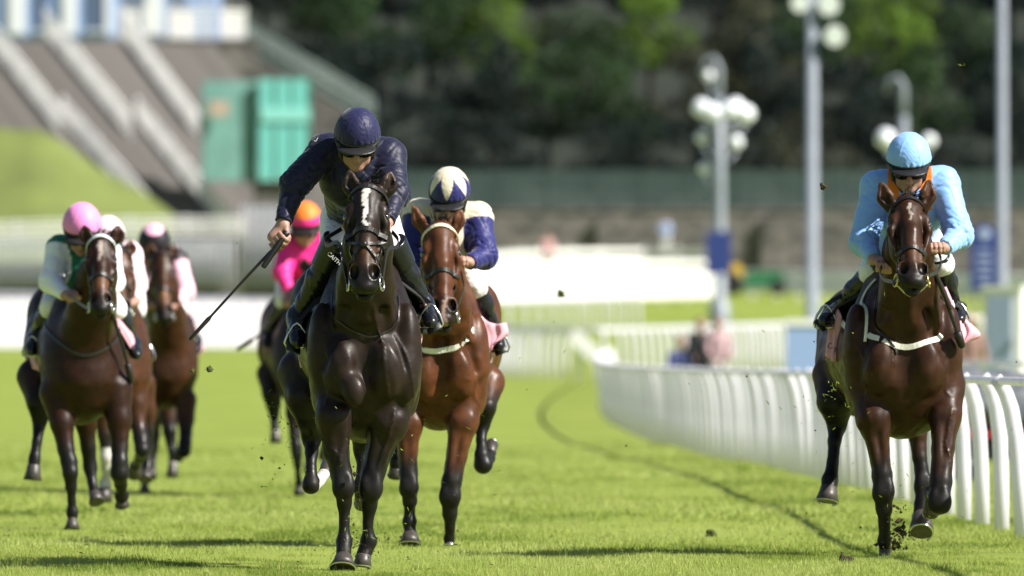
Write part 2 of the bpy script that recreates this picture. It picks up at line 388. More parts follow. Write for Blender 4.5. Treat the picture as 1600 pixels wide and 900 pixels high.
# ------------------------------------------------------------------ pale path and white board fences beyond the turf
M_path = mat('pale gravel', (.62, .61, .57), rough=.9, var=.08, scale=1.5, bump=.2, bscale=5)
def strip(name, rows, m, up=.02):
    G = [[WG(px, d, up) for px in np.linspace(a, b, 12)] for d, a, b in rows]
    return tag(MB().grid(G).build(name, m), kind='structure')
strip('path', [(396, -500, 500), (420, -500, 560), (450, -500, 640), (480, -500, 700), (520, -500, 760), (556, -500, 800)], M_path)
M_wpaint = mat('white paint', (.76, .76, .74), rough=.6, var=.06, scale=2)
def board_fence(label, path, zt, zb, step=2.4, boards=3, post_t=.14, mt=None, name='board_fence', cat='fence', fill=.97):
    p = [np.asarray(q, float) for q in path]; root = empty(name, p[0], label, cat); mt = mt or M_wpaint
    P_ = np.array(p); s = np.concatenate([[0], np.cumsum(np.linalg.norm(np.diff(P_, axis=0), axis=1))]); n = max(2, int(s[-1] / step))
    q = np.stack([np.interp(np.linspace(0, s[-1], n + 1), s, P_[:, i]) for i in range(3)], 1)
    m = MB(); m.box((0, 0, zt / 2), (post_t, post_t, zt)); pm = m.mesh('post', mt, False)
    for i in range(n + 1):
        o = link('post', pm, root); o.location = q[i] - q[0]
    bh = (zt - zb) / boards * fill
    for i in range(n):
        d = q[i + 1] - q[i]; l = np.linalg.norm(d[:2]); a = math.atan2(d[1], d[0])
        for k in range(boards):
            m = MB(); z = zb + (zt - zb) * (k + .5) / boards
            e = V(-math.sin(a), math.cos(a), 0) * -.09
            A, B = q[i] - q[0] + e + V(0, 0, z), q[i + 1] - q[0] + e + V(0, 0, z); u = V(0, 0, bh / 2); t = e / .09 * .02
            th_ = np.linspace(0, 2 * math.pi, 10, endpoint=False); m.add([X + u * math.sin(q_) * 1.02 + t * 3.4 * math.cos(q_) for X in (A, B) for q_ in th_], [(j, (j + 1) % 10, 10 + (j + 1) % 10, 10 + j) for j in range(10)])
            m.build('board', mt, root, smooth=True)
    return root
board_fence('low white board fence behind the cream and navy jockey, nearer of two', [WG(690, 520), WG(760, 524), WG(860, 530), WG(960, 535), WG(1110, 545)], 1.45, .15, 2.6, 2)
board_fence('upper white board fence under the stone wall, between grass bank and lamp post', [WG(690, 535), WG(760, 560), WG(820, 588), WG(900, 604), WG(1000, 606), WG(1112, 602)], 2.3, .15, 2.6, 4, fill=.55)
board_fence('middle white board fence between the other two, running to the navy sign', [WG(700, 528), WG(790, 548), WG(900, 566), WG(1000, 572), WG(1112, 574)], 1.9, .15, 2.6, 3, fill=.55)
board_fence('white board fence to the right of the navy sign on the lamp post', [WG(1132, 560), WG(1200, 556), WG(1300, 548), WG(1420, 540), WG(1530, 534), WG(1700, 530)], 1.45, .30, 2.8, 2)

# ------------------------------------------------------------------ stone wall, mesh fence, hedge line
def stone_material(name, c1, c2, sc=1.0):
    m = bpy.data.materials.new(name); m.use_nodes = True; nt = m.node_tree; N = nt.nodes; L = nt.links; b = N['Principled BSDF']; b.inputs['Roughness'].default_value = .9
    tc = N.new('ShaderNodeTexCoord'); mp = N.new('ShaderNodeMapping'); mp.inputs['Scale'].default_value = (sc, sc, sc * 1.8); L.new(tc.outputs['Object'], mp.inputs['Vector'])
    v = N.new('ShaderNodeTexVoronoi'); v.inputs['Scale'].default_value = 1.6; L.new(mp.outputs['Vector'], v.inputs['Vector'])
    n = N.new('ShaderNodeTexNoise'); n.inputs['Scale'].default_value = .35; n.inputs['Detail'].default_value = 6; L.new(mp.outputs['Vector'], n.inputs['Vector'])
    s = N.new('ShaderNodeSeparateColor'); L.new(v.outputs['Color'], s.inputs['Color'])
    mx = N.new('ShaderNodeMix'); mx.data_type = 'FLOAT'; mx.inputs['Factor'].default_value = .5; L.new(s.outputs['Red'], mx.inputs['A']); L.new(n.outputs['Fac'], mx.inputs['B'])
    r = N.new('ShaderNodeValToRGB'); r.color_ramp.elements[0].position = .25; r.color_ramp.elements[1].position = .75
    r.color_ramp.elements[0].color = (*c1, 1); r.color_ramp.elements[1].color = (*c2, 1); L.new(mx.outputs['Result'], r.inputs['Fac']); L.new(r.outputs['Color'], b.inputs['Base Color'])
    return m
M_stone = stone_material('old sandstone', (.065, .062, .060), (.185, .170, .158))
M_step = stone_material('weathered concrete', (.075, .069, .065), (.135, .126, .12), .8)
def wall(name, label, px0, px1, d0, d1, z0, z1, th, m, cope=None):
    a, b = V((px0 - 800) * d0 / F, d0, z0), V((px1 - 800) * d1 / F, d1, z0); root = empty(name, a, label, 'wall')
    l = np.linalg.norm(b - a); ang = math.atan2(b[1] - a[1], b[0] - a[0]); k = MB()
    k.box((l / 2, th / 2, (z1 - z0) / 2), (l, th, z1 - z0)); o = k.build('wall_face', m, root, smooth=False); o.rotation_euler = (0, 0, ang)
    for i in range(int(l / 9)):
        k = MB(); k.box(((i + .5) * 9, -.22, (z1 - z0) * .46), (.9, .45, (z1 - z0) * .92)); o = k.build('buttress', m, root, smooth=False); o.rotation_euler = (0, 0, ang)
    n = int(l / 3)
    k = MB(); k.box((0, 0, 0), (l / n - .02, th + .16, .18)); cm = k.mesh('coping_stone', m, False)
    for i in range(n):
        o = link('coping_stone', cm, root); x = (i + .5) * l / n; o.location = (math.cos(ang) * x - math.sin(ang) * th / 2, math.sin(ang) * x + math.cos(ang) * th / 2, z1 - z0 + .09); o.rotation_euler = (0, 0, ang)
    return root
wall('stone_wall', 'long brown stone retaining wall below the green mesh fence', 560, 1900, 622, 622, 4.2, pz(330, 622), .8, M_stone)
M_gmesh = mat('green mesh fence', (.075, .115, .110), rough=.35, var=.5, scale=3, metal=.0, spec=.7, stretch=(.2, 1, 6))
def mesh_fence():
    d = 623.2; x0, x1 = (560 - 800) * d / F, (1900 - 800) * d / F; z0, z1 = pz(328, d), pz(266, d)
    root = empty('mesh_fence', (x0, d, z0), 'dark green mesh fence on top of the long stone wall', 'fence'); n = int((x1 - x0) / 2.6)
    k = MB(); k.box((0, 0, (z1 - z0) / 2), (.09, .09, z1 - z0)); pm = k.mesh('post', M_gmesh, False)
    k = MB(); W_ = (x1 - x0) / n
    for j in range(26): z = .12 + (z1 - z0 - .15) * j / 25; k.box((W_ / 2, .03, z), (W_ - .06, .03, .045))
    for j in range(9): k.box((W_ * (j + .5) / 9, .055, (z1 - z0) / 2), (.03, .02, z1 - z0 - .1))
    wm = k.mesh('mesh_panel', M_gmesh, False)
    for i in range(n):
        o = link('post', pm, root); o.location = (i * W_, 0, 0); o = link('mesh_panel', wm, root); o.location = (i * W_, 0, 0)
mesh_fence()

# ------------------------------------------------------------------ the terrace stairs on the left with their white railings
M_wrail = mat('white railing paint', (.84, .83, .81), rough=.55, var=.06, scale=3)
def stairs():
    d0 = 600.0; th = math.radians(52); a = V(math.cos(th), -math.sin(th), 0); wv = V(math.sin(th), math.cos(th), 0)
    sc = d0 / F
    O = V((0 - 800) * sc, d0, pz(95, d0))
    root = empty('staircase', O, 'broad grey stone staircase climbing to the upper left between white railings', 'stairs')
    slope = 1.22 * math.cos(th)                     # drop per metre along the run
    tread = .34; rise = tread * slope; k = MB(); U0, U1 = -9.0, 15.0
    # each step is a long block along the width
    M_ = np.stack([a, wv, V(0, 0, 1)], 1)
    k.box((0, 0, 0), (tread + .06, U1 - U0, rise + .5), M=M_); sm = k.mesh('step', M_step, False)
    n0, n1 = -4, 34
    for i in range(n0, n1):
        o = link('step', sm, root); t = i * tread; o.location = a * t + wv * (U0 + U1) / 2 + V(0, 0, -t * slope - .25)
    # railings: two flights each, the lower one set a little forward
    def flight(name, px0, py0, px1, py1, h, lab):
        # find t,u on the stair plane so that the foot of the rail shows at the given pixels
        def pt(px, py):
            x = (px - 800) * sc - O[0]; z = pz(py, d0) - O[2]; t = -z / slope; u = (x - t * math.cos(th)) / math.sin(th); return O + a * t + wv * u + V(0, 0, z)
        A, B = pt(px0, py0 + h / sc * .92), pt(px1, py1 + h / sc * .92); L = np.linalg.norm(B - A)
        rr = empty('stair_railing', A, lab, 'railing', 'white railings on the stairs'); D = B - A
        for zz, rad in ((h, .06), (h * .5, .035), (.12, .035)):
            MB().tube([V(0, 0, zz), D + V(0, 0, zz)], [rad, rad], 8).build('rail', M_wrail, rr)
        n = int(L / .13); m = MB(); m.tube([V(0, 0, .12), V(0, 0, h)], [.034, .034], 5, cap=False); bm = m.mesh('baluster', M_wrail)
        m = MB(); m.tube([V(0, 0, -.3), V(0, 0, h + .1)], [.07, .07], 8); pm = m.mesh('post', M_wrail)
        for i in range(n + 1):
            o = link('post' if i % 14 == 0 else 'baluster', pm if i % 14 == 0 else bm, rr); o.location = D * i / n
    flight('a', -60, -20, 100, 178, 1.45, 'upper flight of white stair railing at the far left edge, above the grass bank')
    flight('a', 102, 158, 238, 312, 1.35, 'lower flight of white stair railing running down beside the grass bank')
    flight('b', 66, 15, 206, 182, 1.45, 'upper flight of white stair railing below the blue building')
    flight('b', 215, 158, 362, 336, 1.35, 'lower flight of white stair railing ending above the pink cap and black cap jockeys')
    flight('c', 184, 15, 309, 180, 1.45, 'upper flight of white stair railing starting at the white balustrade')
    flight('c', 317, 163, 440, 300, 1.35, 'lower flight of white stair railing in front of the turquoise hoarding')
    return O, a, wv, slope
stairs()
M_grail = mat('green grey railing paint', (.22, .28, .26), rough=.5)
def back_rail():
    d = 632.0; A, B = W(383, 75, d), W(585, 195, d); D = B - A; rr = empty('stair_railing', A, 'grey green sloping railing against the dark trees right of the balustrade', 'railing')
    for zz in (.1, .75, 1.5): MB().tube([V(0, 0, zz), D + V(0, 0, zz)], [.055] * 2, 6).build('rail', M_grail, rr)
    m = MB(); m.tube([V(0, 0, -.2), V(0, 0, 1.5)], [.03] * 2, 5); bm = m.mesh('baluster', M_grail)
    for i in range(56): o = link('baluster', bm, rr); o.location = D * i / 55
    MB().slab([[V(0, 0, -6), D + V(0, 0, -6)], [V(0, .0, -.15), D + V(0, 0, -.15)]], .5).build('ramp_wall', M_step, rr, smooth=False)
back_rail()
# grass bank left of the stairs
M_bank = mat('bank grass', (.115, .145, .032), rough=.9, var=.18, scale=.4, detail=5)
def bank():
    d = 584.0; R = []
    for t, off in ((0, 0), (.35, 5), (.7, 10), (1, 15)):
        r_ = []
        for px in np.linspace(-140, 270, 24):
            top = 200 + max(0, (px - 55)) * .62 + 3 * math.sin(px * .05)
            zt = pz(min(top, 338), d + 3); zb = gz(d - 16) - .2
            r_.append(V((px - 800) * d / F, d + 3 - off, zt + (zb - zt) * (t * .62 + .38 * t * t)))
        R.append(r_)
    tag(MB().grid(R[::-1]).build('grass_bank', M_bank), kind='structure')
bank()
M_soil = mat('dry soil', (.20, .16, .10), rough=.95, var=.25, scale=.6)
# grey palisade in front of the bank, white hoarding rail above it
def palisade(label, px0, px1, d, py_top, py_bot, gap, m, zcap=None):
    A = W(px0, py_bot, d); B = W(px1, py_bot, d); h = pz(py_top, d) - pz(py_bot, d); rr = empty('palisade_fence', A, label, 'fence'); L = B[0] - A[0]; n = int(L / gap)
    k = MB(); k.tube([(0, 0, 0), (0, 0, h)], [gap * .24] * 2, 8); pm = k.mesh('picket', m)
    for i in range(n): o = link('picket', pm, rr); o.location = ((i + .5) * gap, 0, 0)
    for z in (.25 * h, .9 * h): k = MB(); k.box((L / 2, .06, z), (L, .05, .12)); k.build('rail', m, rr, smooth=False)
    k = MB(); k.box((L / 2, .5, h * .25 - 2.2), (L, .3, h * .5 + 4.4)); k.build('plinth', M_step, rr, smooth=False)
M_gal = mat('galvanised steel', (.34, .36, .39), rough=.5, var=.15, scale=3)
palisade('grey steel picket fence behind the left group of jockeys', -150, 372, 562, 372, 452, .34, M_gal)
palisade('grey steel picket fence between the black cap and the magenta jockey', 374, 470, 566, 322, 452, .34, M_gal)
board_fence('white rail fence on top of the grey pickets below the grass bank', [W(-150, 384, 566), W(60, 378, 566), W(222, 372, 566), W(380, 372, 566)], 1.1, .1, 2.6, 4, fill=.5)

# ------------------------------------------------------------------ upper platform, building, hoarding
M_bluewall = mat('pale blue cladding', (.26, .37, .62), rough=.6, var=.06, scale=.6)
M_bluedk = mat('blue grey window', (.10, .14, .24), rough=.25, spec=.6)
M_wallw = mat('white render', (.74, .76, .80), rough=.7, var=.04)
def pavilion():
    d = 640.0; A = W(-220, 58, d); rr = empty('pavilion', A, 'pale blue and white building at the top left behind the stairs', 'building'); Wd = 560 * d / F
    k = MB(); k.box((Wd / 2, 4.5, 3.5), (Wd, 8, 7.2)); k.build('wall', M_bluewall, rr, smooth=False)
    k = MB(); k.box((Wd / 2, 4.2, 7.3), (Wd + 1, 9.4, .4)); k.build('roof', M_wallw, rr, smooth=False)
    for px, w_ in ((-180, 30), (-90, 26), (26, 26), (108, 22), (168, 10), (240, 26)):
        x = (px + 220) * d / F
        k = MB(); k.box((x, .42, 3.0), (w_ * d / F, .25, 5.6)); k.build('panel', M_wallw, rr, smooth=False)
        k = MB(); k.box((x + 1.4, .46, 2.6), (.8, .12, 4.4)); o = k.build('window', M_bluedk, rr, smooth=False)
        k = MB(); k.box((x + 1.4, .36, .36), (1.0, .2, .12)); k.build('sill', M_wallw, o, smooth=False)
pavilion()
def balustrade():
    d = 616.0; A = W(186, 64, d); rr = empty('balustrade', A, 'white balustrade with solid panels along the top terrace', 'balustrade'); L = 196 * d / F; h = 54 * d / F
    for z in np.linspace(.1, h, 7): k = MB(); k.box((L / 2, 0, z), (L, .08, .09)); k.build('rail', M_wrail, rr, smooth=False)
    for px in (0, 40, 88, 135, 172, 196): k = MB(); k.box((px * d / F, 0, h / 2), (.14, .14, h)); k.build('post', M_wrail, rr, smooth=False)
    for px, w_ in ((16, 24), (98, 40), (176, 34)): k = MB(); k.box((px * d / F, -.08, h * .48), (w_ * d / F, .05, h * .8)); k.build('panel', M_wrail, rr, smooth=False)
balustrade()
wall('terrace_wall', 'brown stone wall under the white balustrade', 150, 402, 615, 615, 4, pz(66, 615), .8, M_stone)
M_dgreen = mat('green tarpaulin', (.115, .26, .23), rough=.6, var=.15, scale=1)
M_turq = mat('turquoise hoarding', (.11, .40, .36), rough=.55, var=.06, scale=1)
M_tan = mat('tan board', (.34, .26, .20), rough=.7)
def hoarding():
    d = 592.0; A = W(318, 282, d); rr = empty('hoarding', A, 'turquoise and green site hoarding to the left of the navy jockey', 'hoarding'); u = d / F
    k = MB(); k.box((45 * u, .5, 78 * u), (88 * u, .3, 156 * u)); k.build('back_panel', M_dgreen, rr, smooth=False)
    for i in range(3): k = MB(); k.box(((104 + 27 * i - 3) * u, 0, 80 * u), (26 * u, .25, 158 * u)); k.build('front_panel', M_turq, rr, smooth=False)
    for i in range(4): k = MB(); k.box(((88 + 27 * i) * u, -.17, 80 * u), (2.4 * u, .12, 160 * u)); k.build('post', M_dgreen, rr, smooth=False)
    k = MB(); k.box((128 * u, -.24, 104 * u), (78 * u, .08, 22 * u)); k.build('pale_band', mat('pale turquoise band', (.18, .48, .43), rough=.5), rr, smooth=False)
    k = MB(); k.box((128 * u, .6, -2), (84 * u, .4, 4)); k.build('footing', M_step, rr, smooth=False)
    k = MB(); k.box((20 * u, -.5, 112 * u), (30 * u, .6, 24 * u)); k.build('tan_box', M_tan, rr, smooth=False); rr.rotation_euler = (0, 0, .22)
hoarding()
# ------------------------------------------------------------------ wooded slope
M_hill = mat('woodland floor', (.010, .016, .009), rough=1, var=.3, scale=.2)
tag(MB().grid([[V(-420, 632, 3), V(-14, 634, 3), V(-8, 632, 5), V(120, 632, 5), V(420, 632, 5)], [V(-420, 660, 10), V(-14, 660, 10), V(-8, 660, 10), V(120, 660, 10), V(420, 660, 10)], [V(-420, 760, 34), V(-14, 760, 36), V(-8, 760, 36), V(120, 760, 36), V(420, 760, 36)], [V(-500, 980, 70), V(-14, 980, 70), V(0, 980, 70), V(120, 980, 70), V(500, 980, 70)]]).build('hillside', M_hill), kind='structure')
M_bark = mat('bark', (.03, .026, .02), rough=.95, var=.3, scale=4)
KIND = {'dark': (.0085, .018, .0145), 'mid': (.026, .055, .017), 'lit_tone': (.10, .17, .022), 'brown': (.038, .042, .021)}  # dark and lit tones put shade and sunlight into the leaf colour
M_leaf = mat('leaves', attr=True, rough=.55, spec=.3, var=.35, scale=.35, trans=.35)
def tree_mesh(seed, n=4200, R=5.2, H=15):
    r = np.random.default_rng(seed); t = MB()
    t.tube([(0, 0, -1), (.1, 0, H * .25), (-.1, .1, H * .55), (.1, 0, H * .85)], [.42, .33, .22, .06], 8)
    cl = []
    for i in range(11):
        a = r.uniform(0, 6.28); z = H * r.uniform(.28, .8); L = R * r.uniform(.45, .95) * (1.15 - abs(z / H - .45)); e = V(math.cos(a) * L, math.sin(a) * L, z + L * r.uniform(.2, .6))
        t.tube([(0, 0, z), (e[0] * .5, e[1] * .5, z + (e[2] - z) * .35), e], [.14, .09, .03], 5); cl.append((e, R * r.uniform(.30, .48)))
    cl.append((V(0, 0, H * .9), R * .42)); cl.append((V(0, 0, H * .62), R * .5)); cl.append((V(.5, -.6, H * .42), R * .5))
    c = np.array([x for x, _ in cl]); q = np.array([x for _, x in cl]); j = r.choice(len(cl), n, p=q ** 2 / (q ** 2).sum())
    d = r.normal(size=(n, 3)); d /= np.linalg.norm(d, axis=1)[:, None]; p = c[j] + d * (q[j] * r.uniform(.55, 1.12, n) ** .6)[:, None] * V(1, 1, .8)
    a = r.normal(size=(n, 3)); a /= np.linalg.norm(a, axis=1)[:, None]; b = np.cross(a, d + r.normal(0, .6, (n, 3))); b /= np.linalg.norm(b, axis=1)[:, None] + 1e-9
    s = r.uniform(.13, .34, n)[:, None]
    v = np.stack([p - a * s, p - b * s * .55, p + a * s, p + b * s * .55], 1).reshape(-1, 3)
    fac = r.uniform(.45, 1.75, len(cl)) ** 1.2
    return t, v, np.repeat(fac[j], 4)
def quad_mesh(name, v, m, c):
    me = bpy.data.meshes.new(name); n = len(v) // 4; me.vertices.add(len(v)); me.vertices.foreach_set('co', v.astype(np.float32).ravel())
    me.loops.add(n * 4); me.loops.foreach_set('vertex_index', np.arange(n * 4, dtype=np.int32)); me.polygons.add(n); me.polygons.foreach_set('loop_start', (np.arange(n) * 4).astype(np.int32))
    me.update(calc_edges=True); me.materials.append(m)
    me.color_attributes.new('col', 'FLOAT_COLOR', 'POINT').data.foreach_set('color', np.concatenate([c, np.ones((len(c), 1))], 1).astype(np.float32).ravel()); return me
TM = []
for s in range(4):
    t, v, fc_ = tree_mesh(100 + s); TM.append((t.mesh('trunk', M_bark), v, fc_))
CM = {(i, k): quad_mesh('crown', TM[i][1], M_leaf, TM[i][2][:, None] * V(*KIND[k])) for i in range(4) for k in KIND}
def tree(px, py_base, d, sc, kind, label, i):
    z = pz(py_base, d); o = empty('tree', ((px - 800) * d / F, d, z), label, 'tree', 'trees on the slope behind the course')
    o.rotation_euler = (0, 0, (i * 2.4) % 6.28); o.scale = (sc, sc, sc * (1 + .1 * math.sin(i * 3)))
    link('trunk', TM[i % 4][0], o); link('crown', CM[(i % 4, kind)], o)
dk = 'dark leafy tree with shade in its leaf colour behind the mesh fence'
KL_ = {'dark': dk, 'mid': 'mid green tree in the wood on the slope', 'lit_tone': 'bright yellow green tree with sunlight in its leaf colour in the wood on the slope', 'brown': 'olive brown tree in the wood on the slope'}
def hill(d): return float(np.interp(d, [632, 660, 760, 980], [5, 10, 36, 70]))
PATCH = [(735, 70, 75, 'lit_tone'), (690, 50, 60, 'mid'), (1000, 60, 80, 'lit_tone'), (905, 165, 80, 'mid'), (830, 190, 50, 'mid'), (1050, 130, 80, 'brown'), (1375, 30, 90, 'lit_tone'), (1300, 60, 70, 'mid'), (1440, 110, 70, 'mid'), (1300, 230, 60, 'brown'), (1180, 60, 60, 'brown'), (900, 20, 60, 'mid'), (1560, 90, 60, 'mid'), (620, 60, 60, 'mid'), (500, 40, 60, 'mid')]
i = 0; q = random.Random(12)
for row, d in enumerate((650, 665, 680, 695, 710, 726, 742, 760)):
    n = 13
    for j in range(n):
        px = 330 + (j + (row % 2) * .5 + q.uniform(-.2, .2)) * 118; sc = q.uniform(.46, .62) * (1.0 if row else .85); dd = d + q.uniform(-4, 4); z = hill(dd)
        if px < 470 and row < 3: continue
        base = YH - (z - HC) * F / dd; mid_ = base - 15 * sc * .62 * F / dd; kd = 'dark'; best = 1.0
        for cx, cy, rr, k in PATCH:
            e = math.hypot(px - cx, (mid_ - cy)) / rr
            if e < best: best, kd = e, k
        if mid_ < -170: continue
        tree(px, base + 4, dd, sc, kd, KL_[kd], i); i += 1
# ------------------------------------------------------------------ lamps, masts, signs
M_pole = mat('grey painted steel', (.22, .25, .29), rough=.45, var=.08, scale=2)
M_globe = mat('white glass globe', (.80, .84, .90), rough=.25, spec=.5)
M_navy = mat('navy sign panel', (.025, .045, .20), rough=.4, var=.05)
M_navy2 = mat('pale sign print', (.35, .42, .62), rough=.5)
def globe_lamp(px, d, py_base, py_top, label, globes, sign=None):
    u = d / F; A = V((px - 800) * u, d, gz(d)); rr = empty('street_lamp', A, label, 'lamp post'); z = lambda py: pz(py, d) - A[2]; X = lambda q: (q - px) * u
    MB().tube([(0, 0, -.3), (0, 0, 1.2), (0, 0, 1.3), (0, 0, z(300)), (0, 0, z(py_top + 60))], [.42, .38, .24, .22, .16], 12).build('column', M_pole, rr)
    MB().tube([(0, 0, z(py_top + 62)), (0, 0, z(py_top + 15)), (X(px - 8), 0, z(py_top)), (X(px - 22), 0, z(py_top + 4)), (X(px - 28), 0, z(py_top + 25))], [.15, .12, .1, .1, .1], 8).build('crook', M_pole, rr)
    for gx, gy, gr, sh in globes:
        b = MB(); b.tube([(0, 0, z(gy + 28)), (X(gx) * .6, 0, z(gy + 30)), (X(gx), 0, z(gy + gr * .9))], [.09, .08, .07], 6); br = b.build('bracket', M_pole, rr)
        MB().ball((X(gx), sh, z(gy)), gr * u * .66, 16, 12).build('globe', M_globe, rr)
    if sign:
        q = MB(); x0, y0, x1, y1 = sign; q.box((X((x0 + x1) / 2), -.5, z((y0 + y1) / 2)), ((x1 - x0) * u, .12, (y1 - y0) * u)); s_ = q.build('sign_panel', M_navy, rr, smooth=False)
        q = MB(); q.box((X((x0 + x1) / 2), -.3, z((y0 + y1) / 2)), (.2, .3, .2)); q.build('bracket', M_pole, rr, smooth=False)
globe_lamp(1124, 430, 520, 90, 'ornate lamp post with clusters of white globes, navy sign on its column', [(1096, 168, 21, 0), (1113, 176, 20, -.8), (1149, 166, 20, 0), (1165, 178, 22, .2), (1140, 172, 18, -.8), (1098, 214, 15, .5), (1150, 222, 17, .5), (1102, 262, 15, .3), (1107, 118, 13, 0)], (1103, 362, 1142, 428))
globe_lamp(1412, 455, 500, 120, 'lamp post with white globes standing behind the pale blue jockey', [(1384, 216, 23, 0), (1452, 220, 17, .3), (1396, 232, 18, .4), (1436, 230, 15, .5)], None)
def mast(px, d, r, label, heads=()):
    u = d / F; A = V((px - 800) * u, d, gz(d)); rr = empty('lighting_mast', A, label, 'mast'); top = pz(-120, d) - A[2]
    MB().tube([(0, 0, -.2), (0, 0, .8), (0, 0, .82), (0, 0, top)], [r * 1.5, r * 1.5, r, r * .8], 14).build('pole', M_pole, rr)
    k = MB(); k.box((0, -r * 1.1, .9), (r * 1.2, r * .6, .5)); k.build('access_door', M_pole, rr, smooth=False)
    for hx, hy, hr in heads:
        p = V((hx - px) * u, -.2, pz(hy, d) - A[2]); k = MB(); k.tube([p + V(0, .3, .1), p + V(.02, .02, 0), p + V(.03, -.12, -.03)], [hr * u * .5, hr * u, hr * u * 1.02], 16); o = k.build('floodlight', M_globe, rr)
        MB().tube([V(0, 0, p[2] - .1), p + V(0, .2, -.05)], [.05, .05], 6).build('arm', M_pole, o)
mast(1269, 290, .165, 'near grey lighting mast with floodlights at its head, left of the pale blue jockey', [(1293, 6, 17), (1302, 55, 16), (1248, 4, 14)])
mast(1566, 262, .125, 'thin grey mast at the right behind the navy sign')
def sign_board():
    d = 268.0; u = d / F; A = WG(1538, d); rr = empty('sign_board', A, 'navy sign board with a curved top at the foot of the thin mast', 'sign'); z = lambda py: pz(py, d) - A[2]
    a = np.linspace(0, math.pi, 14); out = [(-22, 452), (22, 452), (22, 372)] + [(22 * math.cos(t), 372 - 22 * math.sin(t)) for t in a] + [(-22, 372)]
    n = len(out); v = [(x * u, y, z(p)) for y in (-.04, .04) for x, p in out]; k = MB(); k.add(v, [tuple(range(n)), tuple(range(2 * n - 1, n - 1, -1))] + [(i, n + i, n + (i + 1) % n, (i + 1) % n) for i in range(n)]); k.build('panel', M_navy, rr, smooth=False)
    for q in (-14, 14): k = MB(); k.box((q * u, .06, z(452) / 2 + .2), (.06, .06, z(452) + .5)); k.build('post', M_pole, rr, smooth=False)
    for py, w_ in ((392, 20), (404, 26), (416, 22), (428, 24), (440, 16)): k = MB(); k.box((0, -.052, z(py)), (w_ * u, .012, 4 * u)); k.build('print_line', M_navy2, rr, smooth=False)
    MB().ball((0, -.05, z(366)), (9 * u, .012, 9 * u), 14, 8).build('crest', M_navy2, rr)
sign_board()
# ------------------------------------------------------------------ white boxes, people and gear by the rails
M_shadefront = mat('white front shade tone', (.34, .42, .60), rough=.5, var=.05)
def cabinet():
    d = 176.0; u = d / F; A = V((1566 - 800) * u, d, gz(d)); rr = empty('cabinet', A, 'tall white cabinet with a shade-painted front behind the rail at the far right', 'cabinet')
    top = pz(452, d) - A[2]; w_ = 60 * u; k = MB(); k.box((0, .3, top / 2), (w_, .55, top)); k.build('body', M_wpaint, rr, smooth=False)
    k = MB(); k.box((-.05, .01, top * .55), (w_ * .66, .03, top * .78)); k.build('front_panel', M_shadefront, rr, smooth=False)  # blue grey stands for shade on the white front, put into the colour
    k = MB(); k.box((0, .3, top + .03), (w_ * 1.08, .62, .06)); k.build('lid', M_wpaint, rr, smooth=False)
    k = MB(); k.box((w_ * .26, -.02, top * .6), (.02, .03, .14)); k.build('handle', M_pole, rr, smooth=False); rr.rotation_euler = (0, 0, -.28)
cabinet()
def low_box():
    d = 205.0; u = d / F; A = V((1262 - 800) * u, d, gz(d)); rr = empty('hurdle_box', A, 'low white box with a pale blue front below the near lighting mast', 'box'); top = pz(508, d) - A[2]; w_ = 66 * u
    k = MB(); k.box((0, .3, top / 2), (w_, .5, top)); k.build('body', M_bluewall, rr, smooth=False)
    k = MB(); k.box((0, .3, top + .05), (w_ * 1.05, .56, .12)); k.build('top_board', M_wpaint, rr, smooth=False)
low_box()
def end_board():
    d = 300.0; u = d / F; A = WG(915, d); rr = empty('marker_board', A, 'tilted white marker board where the running rail bends away', 'board'); z = pz(540, d) - A[2]
    k = MB(); c_, s_ = math.cos(.75), math.sin(.75); k.box((0, 0, z), (58 * u, .10, 24 * u), M=[[c_, 0, s_], [0, 1, 0], [-s_, 0, c_]]); k.build('panel', M_wpaint, rr, smooth=False)
    for q in (-10, 14): MB().tube([(q * u, .1, 0), (q * u, .1, z)], [.04, .04], 6).build('leg', M_rail, rr)
end_board()
